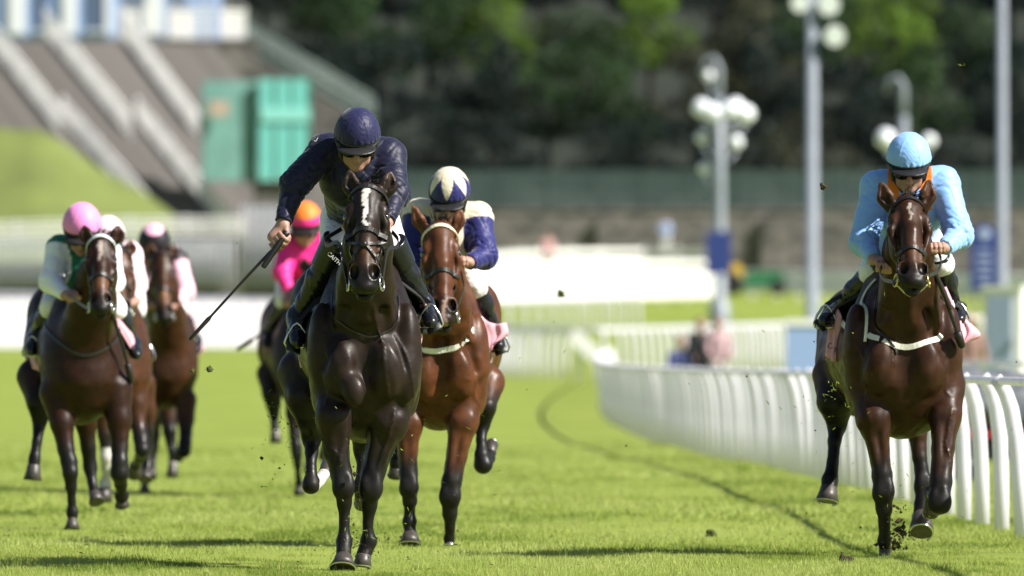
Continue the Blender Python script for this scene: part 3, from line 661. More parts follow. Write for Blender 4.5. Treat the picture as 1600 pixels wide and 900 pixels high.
def bystander(px, py_base, d, hgt, label, top, legs, hair, seated=False, ry=0.0, hat=None):
    A = W(px, py_base, d); B = SDF(); q = hgt / 1.72; r = random.Random(px)
    lg = .42 if seated else .86
    P_ = lambda x, y, z: V(x, y, z) * q
    hipz = .48 if seated else .9; sh = hipz + .52; 
    B.ell(P_(0, -.02, sh + .24), V(.085, .10, .115) * q, .02); B.cone(P_(0, 0, sh + .02), P_(0, -.01, sh + .17), .06 * q, .055 * q, .03)
    B.cone(P_(0, 0, hipz), P_(0, 0, sh - .08), .13 * q, .15 * q, .04, V(0, 1, 0), .7); B.cone(P_(-.15, 0, sh), P_(.15, 0, sh), .06 * q, .06 * q, .04)
    B.ell(P_(0, -.105, sh + .22), V(.014, .02, .02) * q, .01)
    C_ = []
    for k in (-1, 1):
        el = P_(k * .24, -.04, sh - .28); ha = P_(k * .17, -.22, sh - .42)
        B.cone(P_(k * .18, 0, sh), el, .052 * q, .04 * q, .02); B.cone(el, ha, .04 * q, .028 * q, .02); B.cone(ha, ha + P_(-k * .02, -.07, -.02), .032 * q, .02 * q, .02)
        kn = P_(k * .11, -.40, .46) if seated else P_(k * .10, -.03, .48); an = P_(k * .11, -.38, .06) if seated else P_(k * .10, .0, .06)
        B.cone(P_(k * .09, 0, hipz), kn, .085 * q, .058 * q, .03); B.cone(kn, an, .055 * q, .036 * q, .02); B.cone(an, an + P_(0, -.16, -.02), .038 * q, .03 * q, .02)
        C_.append((kn, an, el, ha))
    o = link('person', B.mesh('bystander_body', .022, M_skin), None, A); tag(o, label, 'person'); o.rotation_euler = (0, 0, ry)
    T = SDF(); T.cone(P_(0, 0, hipz), P_(0, 0, sh - .08), .15 * q, .17 * q, .04, V(0, 1, 0), .75); T.cone(P_(-.15, 0, sh), P_(.15, 0, sh), .078 * q, .078 * q, .04)
    Lg = SDF(); Lg.ell(P_(0, 0, hipz - .03), V(.155, .13, .12) * q, .03)
    for k, (kn, an, el, ha) in zip((-1, 1), C_):
        T.cone(P_(k * .18, 0, sh), el, .07 * q, .056 * q, .02); T.cone(el, ha, .056 * q, .042 * q, .02); Lg.cone(P_(k * .09, 0, hipz), kn, .10 * q, .074 * q, .03); Lg.cone(kn, an, .072 * q, .055 * q, .02)
    link('jacket', T.mesh('jacket', .022, mat('cloth', top, rough=.8), None, waves(4, .08, .2, .01, px)), o); link('trousers', Lg.mesh('trousers', .022, mat('cloth', legs, rough=.8)), o)
    Hr = SDF(); Hr.ell(P_(0, .015, sh + .27), V(.094, .105, .105) * q, .02); 
    if hat: Hr.ell(P_(0, -.02, sh + .29), V(.17, .19, .02) * q, .03)
    link('hat' if hat else 'hair', Hr.mesh('hair', .02, mat('hair', hat or hair, rough=.7)), o)
    return o, A
bystander(856, 432, 560, 2.1, 'person in a pink top standing at the left end of the white board fence', (.62, .36, .36), (.40, .30, .28), (.05, .03, .02))
bystander(1040, 400, 596, 2.0, 'person in a pale blue top under the stone wall, left of the lamp post', (.34, .42, .66), (.60, .60, .62), (.10, .07, .05))
def folding_chair(A, label):
    rr = empty('folding_chair', A, label, 'chair'); k = MB(); k.box((0, 0, .40), (.46, .42, .03)); k.build('seat', M_navy, rr, smooth=False); k = MB(); k.box((0, .22, .66), (.46, .03, .42)); k.build('backrest', M_navy, rr, smooth=False)
    for x in (-.2, .2):
        for y in (-.18, .2): MB().tube([(x, y, 0), (x, y, .40 if y < 0 else .86)], [.014] * 2, 6).build('leg', M_pole, rr)
D2 = 215.0
for px, lb, top, leg, hair, hat in ((1064, 'seated person in a blue jacket, leftmost of the group behind the white posts', (.06, .08, .22), (.16, .17, .30), (.03, .02, .02), None), (1094, 'standing person in black, in the middle of the group behind the white posts', (.015, .016, .022), (.03, .03, .05), (.03, .02, .02), None), (1122, 'standing person in a mauve jacket, rightmost of the group behind the white posts', (.40, .27, .30), (.45, .40, .40), (.2, .12, .06), None)):
    A = W(px, 582, D2); A[2] = gz(D2); st = lb.startswith('seated')
    bystander(px, YH - (A[2] - HC) * F / D2, D2, 1.66 if not st else 1.75, lb, top, leg, hair, st, .25, hat)
    if st: folding_chair(A + V(0, .12, 0), 'folding chair under the seated person in a blue jacket')
def bundle(name, px, py, d, w_, h_, m, label, cat):
    A = W(px, py, d); A[2] = gz(d); k = SDF(); k.ell(V(0, 0, h_ * .5), V(w_ * .5, w_ * .35, h_ * .5), .05); k.ell(V(w_ * .25, -.05, h_ * .62), V(w_ * .28, w_ * .25, h_ * .42), .08); k.ell(V(-w_ * .28, -.05, h_ * .42), V(w_ * .26, w_ * .25, h_ * .42), .08)
    o = link(name, k.mesh(name, .03, m, None, waves(5, .15, .4, .02, px)), None, A); tag(o, label, cat)
bundle('canvas_bag', 1176, 575, 212, .72, .62, mat('white canvas', (.72, .74, .80), rough=.8), 'white canvas bag on the grass right of the seated group', 'bag')
bundle('canvas_bag', 1146, 575, 211, .42, .36, mat('cream canvas', (.70, .62, .56), rough=.8), 'small cream bag at the feet of the seated group', 'bag')
def onlooker(): 
    A = W(1515, 590, 170); bystander(1516, YH - (gz(170) - HC) * F / 170, 170, 1.62, 'person in a brown top partly hidden by the bay horse at the far right', (.22, .13, .11), (.38, .40, .55), (.45, .33, .26), False, .3, (.62, .5, .42))
onlooker()
def mower():
    d = 470.0; u = d / F; A = WG(1172, d); A[2] = pz(462, d); rr = empty('ride_on_mower', A, 'yellow and green ride-on mower parked right of the lamp post', 'mower')
    My = mat('yellow paint', (.62, .42, .03), rough=.4); Mg = mat('machine green', (.03, .16, .07), rough=.4)
    k = MB(); k.box((-.75, 0, .75), (.9, 1.0, .75)); k.box((-.75, 0, 1.2), (.7, .8, .2)); k.build('seat_cowl', My, rr, smooth=False)
    k = MB(); k.box((.6, 0, .62), (1.7, .95, .55)); k.box((.7, 0, .95), (1.3, .8, .15)); k.build('bonnet', Mg, rr, smooth=False)
    for x, r_ in ((-.75, .48), (1.15, .34)):
        for y in (-.6, .6): MB().torus((x, y, r_), (0, 1, 0), r_ * .7, r_ * .3, 18, 8).ball((x, y, r_), (r_ * .5, .08, r_ * .5)).build('wheel', M_black, rr)
    MB().tube([(-.1, 0, .9), (-.25, 0, 1.35)], [.03] * 2, 6).torus((-.27, 0, 1.4), (-.5, 0, 1), .2, .02).build('steering_wheel', M_black, rr)
mower()
def crate_cart():
    d = 96.0; A = W(1562, 0, d); A[2] = 0; rr = empty('equipment_trolley', A, 'dark equipment trolley with a red strip behind the rail posts at the far right', 'trolley'); 
    Mr = mat('red strip', (.32, .015, .03), rough=.4); Mc = mat('charcoal cover', (.10, .11, .13), rough=.7, var=.3, scale=3)
    k = SDF(); k.cone(V(-.35, 0, .62), V(.55, 0, .60), .24, .20, .05); k.cone(V(-.35, 0, .85), V(.2, 0, .82), .14, .1, .05); k = link('cover', k.mesh('cover', .025, Mc, None, waves(4, .15, .4, .02, 4)), rr)
    k = MB(); k.box((.1, -.02, .41), (1.1, .42, .07)); k.build('red_strip', Mr, rr, smooth=False); k = MB(); k.box((.1, 0, .29), (1.05, .4, .18)); k.build('tray', M_black, rr, smooth=False)
    for x in (-.3, .5):
        for y in (-.2, .2): MB().torus((x, y, .11), (0, 1, 0), .075, .035, 14, 6).build('wheel', M_black, rr)
crate_cart()
# ------------------------------------------------------------------ divots and flying turf
M_clod = mat('torn turf', (.045, .050, .014), rough=1, var=.6, scale=30)
M_soil2 = mat('dark soil', (.035, .022, .013), rough=1, var=.4, scale=40)
M_fleck = mat('grass fleck', (.22, .30, .03), rough=.6, var=.3, scale=20, trans=.4)
def clod(px, py, d, r_, label, m=None, ground=False):
    A = W(px, py, d); k = SDF(); q = np.random.default_rng(px)
    for _ in range(6): k.ell(q.normal(0, r_ * .45, 3), np.abs(q.normal(r_ * .6, r_ * .2, 3)) + r_ * .2, r_ * .3)
    if ground: A[2] = r_ * .35
    o = link('turf_clod', k.mesh('turf_clod', max(r_ * .14, .004), m or M_clod, None, waves(5, r_ * .5, r_, r_ * .12, px)), None, A); tag(o, label, 'divot', 'clods of turf')
    b = MB()
    for _ in range(16):
        p = q.normal(0, r_ * .6, 3); e = nrm(q.normal(size=3) + V(0, 0, .5)) * r_ * q.uniform(.5, 1.3); b.tube([p, p + e * .5, p + e + V(0, 0, -r_ * .2)], [.003, .0025, .0008], 3)
    b.build('grass_tuft', M_fleck, o)
clod(877, 460, 45, .014, 'dark clod of turf flying in the air in the middle of the picture')
clod(1287, 293, 58, .011, 'tiny brown clod in the air left of the pale blue jockey', M_soil2)
clod(1324, 886, 58, .030, 'dark clod lying on the grass below the bay horse by the rail', M_soil2, True)
clod(1110, 834, 68, .020, 'green tuft of torn turf lying left of the rail shadow', None, True)
clod(328, 577, 57, .014, 'small green clod in the air below the whip tip')
clod(300, 580, 60, .008, 'tiny clod in the air under the whip of the navy jockey')
def spray():
    q = np.random.default_rng(9); s = MB(); g = MB()
    def bits(mb, cx, cy, sx, sy, n, d, r0, r1, up=False):
        for _ in range(n):
            px, py = (q.normal(cx, sx), q.normal(cy, sy)); A = W(px, py, d + q.normal(0, .25))
            if A[2] < .03: continue
            rr = q.uniform(r0, r1) * (.35 + q.exponential(.5)); e = np.array([[1, 0, 0], [-1, 0, 0], [0, 1, 0], [0, -1, 0], [0, 0, 1], [0, 0, -1.]]) * q.uniform(.5, 1.2, (6, 1)) + q.normal(0, .15, (6, 3)); mb.add(A + e * rr, [(0, 2, 4), (2, 1, 4), (1, 3, 4), (3, 0, 4), (2, 0, 5), (1, 2, 5), (3, 1, 5), (0, 3, 5)])
    def flecks(cx, cy, sx, sy, n, d):
        for _ in range(n):
            A = W(q.normal(cx, sx), q.normal(cy, sy), d + q.normal(0, .25)); a = nrm(q.normal(size=3)); b = nrm(np.cross(a, q.normal(size=3)))
            if A[2] < .03: continue
            l, w_ = q.uniform(.006, .022), q.uniform(.0015, .003); g.add([A - a * l, A + b * w_, A + a * l, A - b * w_], [(0, 1, 2, 3)])
    bits(s, 1401, 835, 9, 24, 260, 60.7, .003, .009); bits(s, 1404, 862, 16, 8, 140, 60.7, .003, .009); bits(s, 1395, 780, 16, 40, 60, 60.7, .002, .006)
    bits(s, 556, 800, 10, 50, 110, 57.6, .002, .007); bits(s, 430, 690, 20, 30, 40, 58, .002, .007); bits(s, 556, 860, 24, 12, 80, 57.5, .002, .006); bits(s, 640, 845, 30, 10, 70, 64, .003, .007); bits(s, 703, 848, 24, 8, 60, 64, .003, .007); flecks(556, 850, 40, 20, 80, 57.4); flecks(1390, 860, 40, 10, 70, 60.6); bits(s, 480, 700, 80, 80, 30, 57.6, .002, .005); bits(s, 1300, 640, 70, 90, 26, 60, .002, .005)
    flecks(560, 760, 40, 70, 60, 57.6); flecks(480, 780, 60, 60, 60, 57.4); flecks(640, 720, 60, 60, 26, 60); flecks(1290, 640, 30, 40, 24, 60); flecks(1420, 800, 60, 60, 40, 60.5)
    flecks(800, 700, 350, 150, 50, 58); bits(s, 900, 600, 400, 180, 30, 58, .002, .005); flecks(1505, 100, 5, 3, 3, 58)
    for px, py in ((440, 665), (450, 690), (425, 640), (1300, 610)):
        for _ in range(14): flecks(px, py, 10, 10, 1, 58)
    for _ in range(600):                                           # crumbs of soil and torn turf lying on the course
        y = q.uniform(55, 95); x = q.uniform(-1, .8) * y * .046; c_ = V(x, y, .012); rr = q.uniform(.004, .011)
        if q.random() < .12: rr *= 1.8
        e = q.normal(size=(6, 3)); e /= np.linalg.norm(e, axis=1)[:, None]; e[:, 2] = np.abs(e[:, 2]) * .7
        s.add(c_ + e * rr, [(0, 1, 2), (0, 2, 3), (0, 3, 4), (0, 4, 5), (0, 5, 1), (1, 3, 2), (2, 4, 3), (5, 1, 4)])
    tag(s.build('flying_soil', M_soil2, smooth=False), kind='stuff'); tag(g.build('flying_grass', M_fleck, smooth=False), kind='stuff')
spray()
# ------------------------------------------------------------------ horses
class Ctx:                       # a runner's own frame: origin on the turf under its chest
    def __init__(s, x0, yg):
        s.d = F * HC / (yg - YH); s.s = F / s.d; s.x0 = x0; s.yg = yg; s.X = (x0 - 800) * s.d / F
        s.loc = (s.X, s.d, 0)
    def P(s, px, py, dy=0.0):
        d = s.d + dy; return V((px - 800) * d / F - s.X, dy, HC + (YH - py) * d / F)
    def R(s, r): return r / s.s

BLK = V(.009, .008, .0075)
def horse(label, x0, yg, S, coat, h, hero=True, seed=1):
    c = Ctx(x0, yg); P = c.P; Rr = c.R
    root = empty('horse', c.loc, label, 'horse', 'racehorses galloping towards the finish')
    B = SDF(); H = SDF()
    # --- head frame
    poll, muz = P(*S['poll']), P(*S['muz'])
    A = nrm(muz - poll); Ln = np.linalg.norm(muz - poll) / .60; sc = Ln
    roll = S.get('roll', 0.0)
    s_ = nrm(V(1, S.get('yaw', 0.0), roll) - A * (A @ V(1, S.get('yaw', 0.0), roll))); f_ = -nrm(np.cross(s_, A)); ax = np.array([s_, A, f_])
    ew = Rr(S['eye']) / .112
    def hp(s, a, f): return poll + s_ * s * ew + A * a * sc + f_ * f * sc
    def he(s, a, f, R, k=.02, op=0):
        H.ell(hp(s, a, f), V(R[0] * ew, R[1] * sc, R[2] * sc), k, ax, op)
    def hc(p, q, ra, rb, k=.02, u=None, f=1, op=0): H.cone(hp(*p), hp(*q), ra * sc, rb * sc, k, u, f, op)
    he(0, .10, -.02, (.082, .13, .10))
    hc((0, .10, .02), (0, .42, .012), .083, .050, .03)
    hc((0, .06, .055), (0, .26, .062), .045, .042, .03); hc((0, .26, .062), (0, .47, .042), .040, .034, .03)
    for q in (-1, 1):
        he(q * .074, .165, .054, (.022, .040, .024), .03)            # brow
        he(q * .085, .215, .028, (.022, .040, .034), .02)            # socket
        he(q * .098, .190, .044, (.020, .022, .020), .010, 1)        # eye hollow
        hc((q * .084, .24, .022), (q * .062, .37, .012), .019, .013, .015)
        he(q * .052, .20, -.085, (.036, .12, .085), .03)             # jowl
        hc((q * .045, .25, -.11), (q * .022, .50, -.06), .036, .022, .03)
        he(q * .045, .492, .036, (.029, .048, .034), .018)           # nostril wing
        he(q * .036, .555, -.002, (.026, .03, .03), .02)
        hc((q * .030, .30, .050), (q * .040, .43, .045), .012, .010, .012)
        hc((q * .055, .09, .05), (q * .062, .15, .06), .012, .012, .02)
    he(0, .50, .000, (.060, .08, .062), .03)
    for q in (-1, 1): he(q * .080, .375, -.015, (.016, .075, .035), .03, 1); he(q * .068, .12, .045, (.016, .028, .016), .02, 1)
    he(0, .565, .018, (.044, .032, .038), .02)
    he(0, .580, -.040, (.038, .032, .028), .015); he(0, .545, -.065, (.034, .035, .028), .02)
    he(0, .572, -.014, (.060, .055, .0045), .006, 1)                 # mouth
    for q in (-1, 1):
        n0 = S.get('nostril', 1.0)
        he(q * .046, .499, .060, (.0195 * n0, .033 * n0, .038), .010, 1)
    for q, k in ((-1, 'earL'), (1, 'earR')):                         # ears
        dyE = S['poll'][2]; b0 = P(*S[k][0], dyE + .02); t0 = P(*S[k][1], dyE + .02); mid = b0 + (t0 - b0) * .42 + V(q * .008, -.005, 0)
        u = nrm(V(q * .35, -1, .1)); rE = S.get('ear', .046)
        H.chain([(b0 - (t0 - b0) * .15, .030), (mid, rE), (b0 + (t0 - b0) * .8, .021), (t0, .005)], .02, u, .55)
        H.chain([(b0 + (t0 - b0) * .22 + u * .024, .012), (mid + u * .026, rE * .52), (b0 + (t0 - b0) * .82 + u * .013, .010)], .006, u, .8, op=1)
    for pr in H.pr: B.pr.append(pr)
    nb = [(P(*t[:3]), Rr(t[3])) for t in S['neck']]
    B.chain(nb, .06)
    B.chain([(p + V(0, .13, .07), r * .62) for p, r in nb], .08)      # crest
    if hero:
        for q in (-1, 1): B.chain([(p + V(q * r * .62, -.55 * r, 0), r * .30) for p, r in nb], .03)   # neck muscle ridges
        B.cone(nb[1][0] + V(0, -nb[1][1] * .92, 0), nb[-1][0] + V(0, -nb[-1][1] * .9, 0), .034, .03, .03)  # windpipe
    # --- trunk
    fo = [(P(*t[:3]), Rr(t[3])) for t in S['fore']]; hi = [(P(*t[:3]), Rr(t[3])) for t in S['hip']]
    B.chain(fo, .06); B.chain(hi, .08)
    fc = fo[len(fo) // 2][0]; hcn = hi[-1][0]; fr = max(r for _, r in fo); hr = max(r for _, r in hi)
    mid = (fc + hcn) / 2; dirb = nrm(hcn - fc)
    B.cone(fc + V(0, .25, .06), hcn + V(0, -.15, .05), fr * .98, hr * .95, .1)
    B.ell(mid + V(0, -.1, .04), V(fr * .92, .6, fr * .98), .1)
    if hero:
        zc = fc[2]
        for q in (-1, 1):
            B.ell(fc + V(q * fr * .40, -fr * .90, -.05), V(.098, .085, .16), .03)     # pectorals
            B.ell(fc + V(q * fr * .80, -fr * .50, .06), V(.07, .10, .22), .05)       # point of shoulder
            B.cone(fc + V(q * fr * .70, -.12, -.02), fc + V(q * fr * .42, .16, .42), .075, .05, .06)
            B.ell(fc + V(q * fr * .80, .12, -.16), V(.06, .14, .14), .05)            # triceps
        B.cone(fc + V(0, -fr * 1.22, .12), fc + V(0, -fr * 1.20, -.26), .040, .036, .05, op=1)   # breast groove
        for q in (-1, 1): B.cone(fc + V(q * fr * .36, -fr * 1.12, .24), fc + V(q * fr * .78, -fr * .98, -.04), .014, .011, .05, op=1)
        for t in S.get('bumps', []):
            p = P(*t[:3]); B.ell(p, V(Rr(t[3]), .045, Rr(t[4])), .05)
    # --- legs
    pts = []; hoofs = []
    for nm, L in S['legs'].items():
        ch = [(P(*t[:3]), Rr(t[3])) for t in L['p']]; kk = L.get('k', 4)
        ch[kk] = (ch[kk][0], ch[kk][1] * .92); ch[kk - 1] = (ch[kk - 1][0], ch[kk - 1][1] * 1.07); ch[kk + 1] = (ch[kk + 1][0], ch[kk + 1][1] * 1.06)
        ch = [(p, r - (.0035 if i > kk else .002 if i == kk else 0)) for i, (p, r) in enumerate(ch)]
        B.chain(ch[:3], .035); B.chain(ch[2:], .018)
        if hero:
            kn = ch[L.get('k', 4)]
            for q in (-1, 1): B.ell(kn[0] + V(q * kn[1] * .55, -kn[1] * .45, .012), V(kn[1] * .40, kn[1] * .40, kn[1] * 1.0), .03)
            B.ell(kn[0] + V(0, kn[1] * .9, -.01), V(kn[1] * .45, kn[1] * .5, kn[1] * 1.0), .02)
            if L.get('k', 4) + 2 < len(ch):
                a, b = ch[L.get('k', 4) + 1], ch[L.get('k', 4) + 2]
                B.cone(a[0] + V(0, a[1] * 1.3, 0), b[0] + V(0, b[1] * 1.5, 0), a[1] * .5, b[1] * .65, .008)    # tendon
            a, b = ch[1], ch[3]
            for q, ww in ((-.45, .42), (.5, .36)):
                B.cone(a[0] + V(q * a[1], -a[1] * .5, .02), b[0] + V(q * b[1] * .5, -b[1] * .45, 0), a[1] * ww, b[1] * ww, .02)
        pts.append((nm, L, ch))
        if 'hoof' in L: hoofs.append((L, ch[-1]))
    if hero:
        for tl in S.get('veins', []):
            q, n = B.wrap(bez([P(*t) for t in tl], 14), -.001)
            B.chain([(x, .0052) for x in q], .010)
    # --- coat colour
    base = V(*coat) * V(.60, .56, .54); blaze = S.get('blaze'); lowk = [(nm, [p for p, _ in ch], L) for nm, L, ch in pts]
    wv = waves(6, .10, .3, 1, seed + 3); wv2 = waves(5, .02, .05, 1, seed + 9)
    def colour(Q):
        Q = Q.astype(float); C = np.tile(base, (len(Q), 1)) * (1 + .14 * wv(Q) * .6)[:, None]
        n2 = wv2(Q) * .012
        t = np.full(len(Q), 0.0)
        for nm, ps, L in lowk:                                        # black points below knee and hock
            k0 = L.get('k', 4); ds = []
            for a, b in zip(ps[:-1], ps[1:]):
                ba = b - a; u = np.clip(((Q - a) @ ba) / (ba @ ba + 1e-9), 0, 1); ds.append(np.linalg.norm(Q - a - u[:, None] * ba, axis=1))
            ds = np.array(ds); j = ds.argmin(0); near = ds.min(0)
            rise = ps[k0][2] + .16
            m = sstep(rise + .10, rise - .06, Q[:, 2] + n2) * sstep(.16, .10, near)
            t = np.maximum(t, m)
            for (i0, i1) in L.get('white', []):
                mw = ((j >= i0) & (j <= i1) & (near < .09)); C[mw] = V(.42, .40, .37)
                t[mw] = 0
        rel = Q - poll; a = rel @ A / sc; s = rel @ s_ / ew; f = rel @ f_ / sc
        hd = (np.abs(s) < .16) & (a > -.05) & (a < .68) & (f > -.16) & (f < .16)
        mz = sstep(.44, .52, a + n2 * 2) * hd; t = np.maximum(t, mz * .92)
        t = np.maximum(t, hd * sstep(.030, .014, np.sqrt((np.abs(s) - .088) ** 2 + ((a - .19) * .8) ** 2 + ((f - .03) * .9) ** 2)) * .9)
        top = sstep(-.01, -.06, a) * (f > -.3) * (np.abs(s) > .03) * (np.abs(s) < .2) * (a > -.22); t = np.maximum(t, top * .15); C = C * (1 + .6 * (top > .5))[:, None] + V(.022, .014, .010) * (top > .5)[:, None]
        C = C * (1 - t)[:, None] + BLK * t[:, None]
        nos = hd * sstep(1.25, .9, np.sqrt(((np.abs(s) - .046) / .022) ** 2 + ((a - .497) / .034) ** 2)) * (f > .0) * sstep(.075, .055, f)
        C = C * (1 - .6 * nos)[:, None]
        if S.get('tan'):                                              # lighter brown over the nose
            tn = hd * np.exp(-((a - .40) / .06) ** 2) * (f > .02) * (np.abs(s) < .06); C = C + V(.05, .022, .010) * (tn * S['tan'])[:, None]
        if blaze:
            a0, a1, w0, w1 = blaze[:4]; cc = blaze[4] if len(blaze) > 4 else V(.75, .73, .70)
            u = np.clip((a - a0) / (a1 - a0), 0, 1); wd = w0 + (w1 - w0) * u
            mB = hd * (f > 0) * (a > a0 - .01) * sstep(1.15, .85, np.abs(s + n2 * .35 + .004 * np.sin(a * 60)) / wd) * sstep(a1 + .02, a1 - .01, a)
            C = C * (1 - mB)[:, None] + cc * mB[:, None]
        return np.clip(C, .003, .9)
    nz = waves(5, .05, .16, .0012 if hero else .0, seed + 1)
    body = link('body', B.mesh('horse_body', h, M_coat, colour, nz), root)
    # --- hooves with their shoes
    for L, (cp, cr) in hoofs:
        g = P(*L['hoof'][:3]); gr = Rr(L['hoof'][3]); ax_ = nrm(g - cp)
        ht = np.linalg.norm(g - cp); fw = nrm(V(L.get('fx', 0), -1, 0) - ax_ * (ax_ @ V(L.get('fx', 0), -1, 0))); sd = np.cross(ax_, fw)
        m = MB(); vs = []; n = 18
        prof = [(-.12, .90, 0), (0, 1.06, .02), (.35, 1.0 + .30 * (gr / cr - 1), .10), (1, gr / cr, .30), (1.02, gr / cr * .9, .30)]
        for tt, rr, push in prof:
            for i in range(n):
                a = 2 * math.pi * i / n; q = 1.12 if math.cos(a) > 0 else .92
                vs.append(cp + ax_ * ht * tt + (fw * (math.cos(a) * q + push) + sd * math.sin(a)) * cr * rr)
        m.add(vs, [(i * n + j, i * n + (j + 1) % n, (i + 1) * n + (j + 1) % n, (i + 1) * n + j) for i in range(len(prof) - 1) for j in range(n)] + [tuple((len(prof) - 1) * n + j for j in range(n))])
        ho = m.build('hoof', M_hoof, root)
        if hero:
            sh = MB(); pr = [cp + ax_ * ht * 1.03 + (fw * (math.cos(a) * 1.12 + .30 * cr / gr * .9) + sd * math.sin(a)) * gr * .93 for a in np.linspace(-2.5, 2.5, 18)]
            sh.tube(pr, .0065, 6); sh.build('horseshoe', M_steel, ho)
    # --- eyes
    for q in (-1, 1):
        MB().ball(hp(q * .086, .192, .040), .0200 * sc, 16, 10).build('eye', M_eye, root)
    # --- forelock, mane, tail
    def strands(name, roots, dirs, ln, n, wd, parent=root, sp=.28):
        m = MB(); r = np.random.default_rng(seed + 5)
        for i in range(n):
            j = r.integers(len(roots)); p = roots[j] + r.normal(0, .012, 3); d = nrm(np.asarray(dirs[j]) + r.normal(0, sp, 3)); l = ln * r.uniform(.6, 1.1)
            g = V(0, 0, -1) * .5; q = [p]; st = 5
            for _ in range(st): d = nrm(d + g * .16 + r.normal(0, .06, 3)); q.append(q[-1] + d * l / st)
            m.tube(q, np.linspace(wd, wd * .25, st + 1), 3)
        m.build(name, M_hair, parent)
    fl = S.get('fore_dir', (.5, -.35, .3)); nS = 1 if hero else .45
    strands('forelock', [hp(x, -.005, .03) for x in (-.03, -.01, .012, .03)], [(fl[0] + x, fl[1], fl[2]) for x in (-.3, 0, .3, .1)], .075, int(30 * nS), .003 / nS ** .5, sp=.16)
    mr = [p + V(0, .13 + r * .5, .07 + r * .45) for p, r in nb]
    mr = [mr[0] + (mr[-1] - mr[0]) * t for t in np.linspace(0, 1, 9)]
    strands('mane', mr, [(.35, .5, .35)] * 9, .11, int(150 * nS), .0035 / nS ** .5)
    tr = hi[0][0] + V(0, hi[0][1] * .95, .06)
    strands('tail', [tr + V(0, t * .3, -t * .12) for t in (0, .3, .6, 1)], [(.02, 1.0, -.25)] * 4, .42, int(90 * nS), .007, sp=.10)
    # --- bridle
    br = empty('bridle', (0, 0, 0), None, None); br.parent = root
    Mb = S.get('bridle_mat', M_leather)
    def strap(name, pl, wd, m=None, off=.003, t=.004, n=22, parent=br):
        q, no = H.wrap(bez([hp(*x) for x in pl], n), off)
        mb = MB(); mb.ribbon(q, no, wd, t); return mb.build(name, m or Mb, parent, smooth=False)
    strap('browband', [(-.10, .10, -.04), (-.085, .075, .05), (0, .055, .11), (.085, .075, .05), (.10, .10, -.04)], .021, S.get('brow_mat', M_leather), t=.006)
    for q in (-1, 1):
        strap('cheekpiece', [(q * .10, .09, -.03), (q * .11, .21, -.035), (q * .09, .36, -.02), (q * .075, .49, -.01)], .017)
        strap('throat_latch', [(q * .10, .09, -.03), (q * .09, .20, -.13), (q * .03, .26, -.20)], .012)
        strap('headpiece', [(q * .10, .09, -.035), (q * .07, .03, -.05), (0, -.03, -.06)], .022)
    nbd = S.get('nose', .355)
    strap('noseband', [(-.06, nbd + .02, -.10), (-.10, nbd, -.02), (-.055, nbd - .008, .07), (0, nbd - .012, .11), (.055, nbd - .008, .07), (.10, nbd, -.02), (.06, nbd + .02, -.10)], .022, t=.006, n=34)
    if S.get('grackle'):
        for q in (-1, 1):
            strap('cross_strap', [(q * .10, .30, -.02), (q * .05, .355, .08), (-q * .01, .375, .10), (-q * .06, .425, .06), (-q * .08, .46, -.01)], .014, off=.008)
        MB().ball(H.wrap([hp(0, .372, .1)], .012)[0][0], .017, 10, 6).build('strap_disc', M_leather, br)
    bits = []
    for q in (-1, 1):
        p = hp(q * .074, .525, -.018); bits.append(p)
        m = MB(); m.torus(p, s_ + f_ * .25 * q, .034 * sc, .0055, 18, 6); m.build('bit_ring', S.get('bit_mat', M_steel), br)
    MB().tube([bits[0], hp(0, .53, -.018), bits[1]], .007, 6).build('bit', M_steel, br)
    m = MB(); m.tube(bez([bits[0] + V(0, -.01, -.02), hp(0, .555, -.11), bits[1] + V(0, -.01, -.02)], 14), .005, 5); m.build('chin_strap', S.get('chin_mat', M_leather), br)
    for rn in S.get('reins', []):
        q = bez([bits[0 if rn[0] == 'L' else 1]] + [P(*t) for t in rn[1]], 26)
        T = np.gradient(q, axis=0); no = np.cross(T, V(0, .35, 1)); no /= np.linalg.norm(no, axis=1)[:, None]
        MB().ribbon(q, no, .020, .005).build('rein', S.get('rein_mat', M_leather), br, smooth=False)
    # --- saddle, cloths, girths
    sdl = empty('saddle', (0, 0, 0), None, None); sdl.parent = root
    wz = fo[0][0] + V(0, .28, .05)
    m = MB(); G = [[wz + V(x * .17, y, .05 - .30 * abs(x) ** 1.6 + .06 * (abs(y - .18) / .25) ** 2) for x in np.linspace(-1, 1, 11)] for y in np.linspace(-.02, .42, 7)]
    m.slab(G, .02); m.build('saddle_seat', M_leather, sdl)
    def sheet(name, rows, mt, t=.008, wob=.0, n=(12, 12), parent=sdl):
        R = [[P(*q) for q in r] for r in rows]
        U = np.array([bez(r, n[1]) for r in R]); G = np.stack([bez(U[:, j], n[0]) for j in range(n[1])], 1)
        if wob:
            r = np.random.default_rng(seed + 11); ph = r.uniform(0, 6, 3)
            i, j = np.mgrid[0:n[0], 0:n[1]]
            wv_ = np.sin(j * 9.0 / n[1] + ph[0] + i * .12) + .6 * np.sin(j * 17.0 / n[1] + ph[1]) + .5 * np.sin(i * 6.0 / n[0] + ph[2])
            G[..., 1] += wob * wv_ * 1.2; G[..., 0] += wob * .6 * wv_ * (i / n[0])
        return MB().slab(G, t).build(name, mt, parent)
    for nmx, rows, mt, t, wob in S.get('sheets', []): sheet(nmx, rows, mt, t, wob)
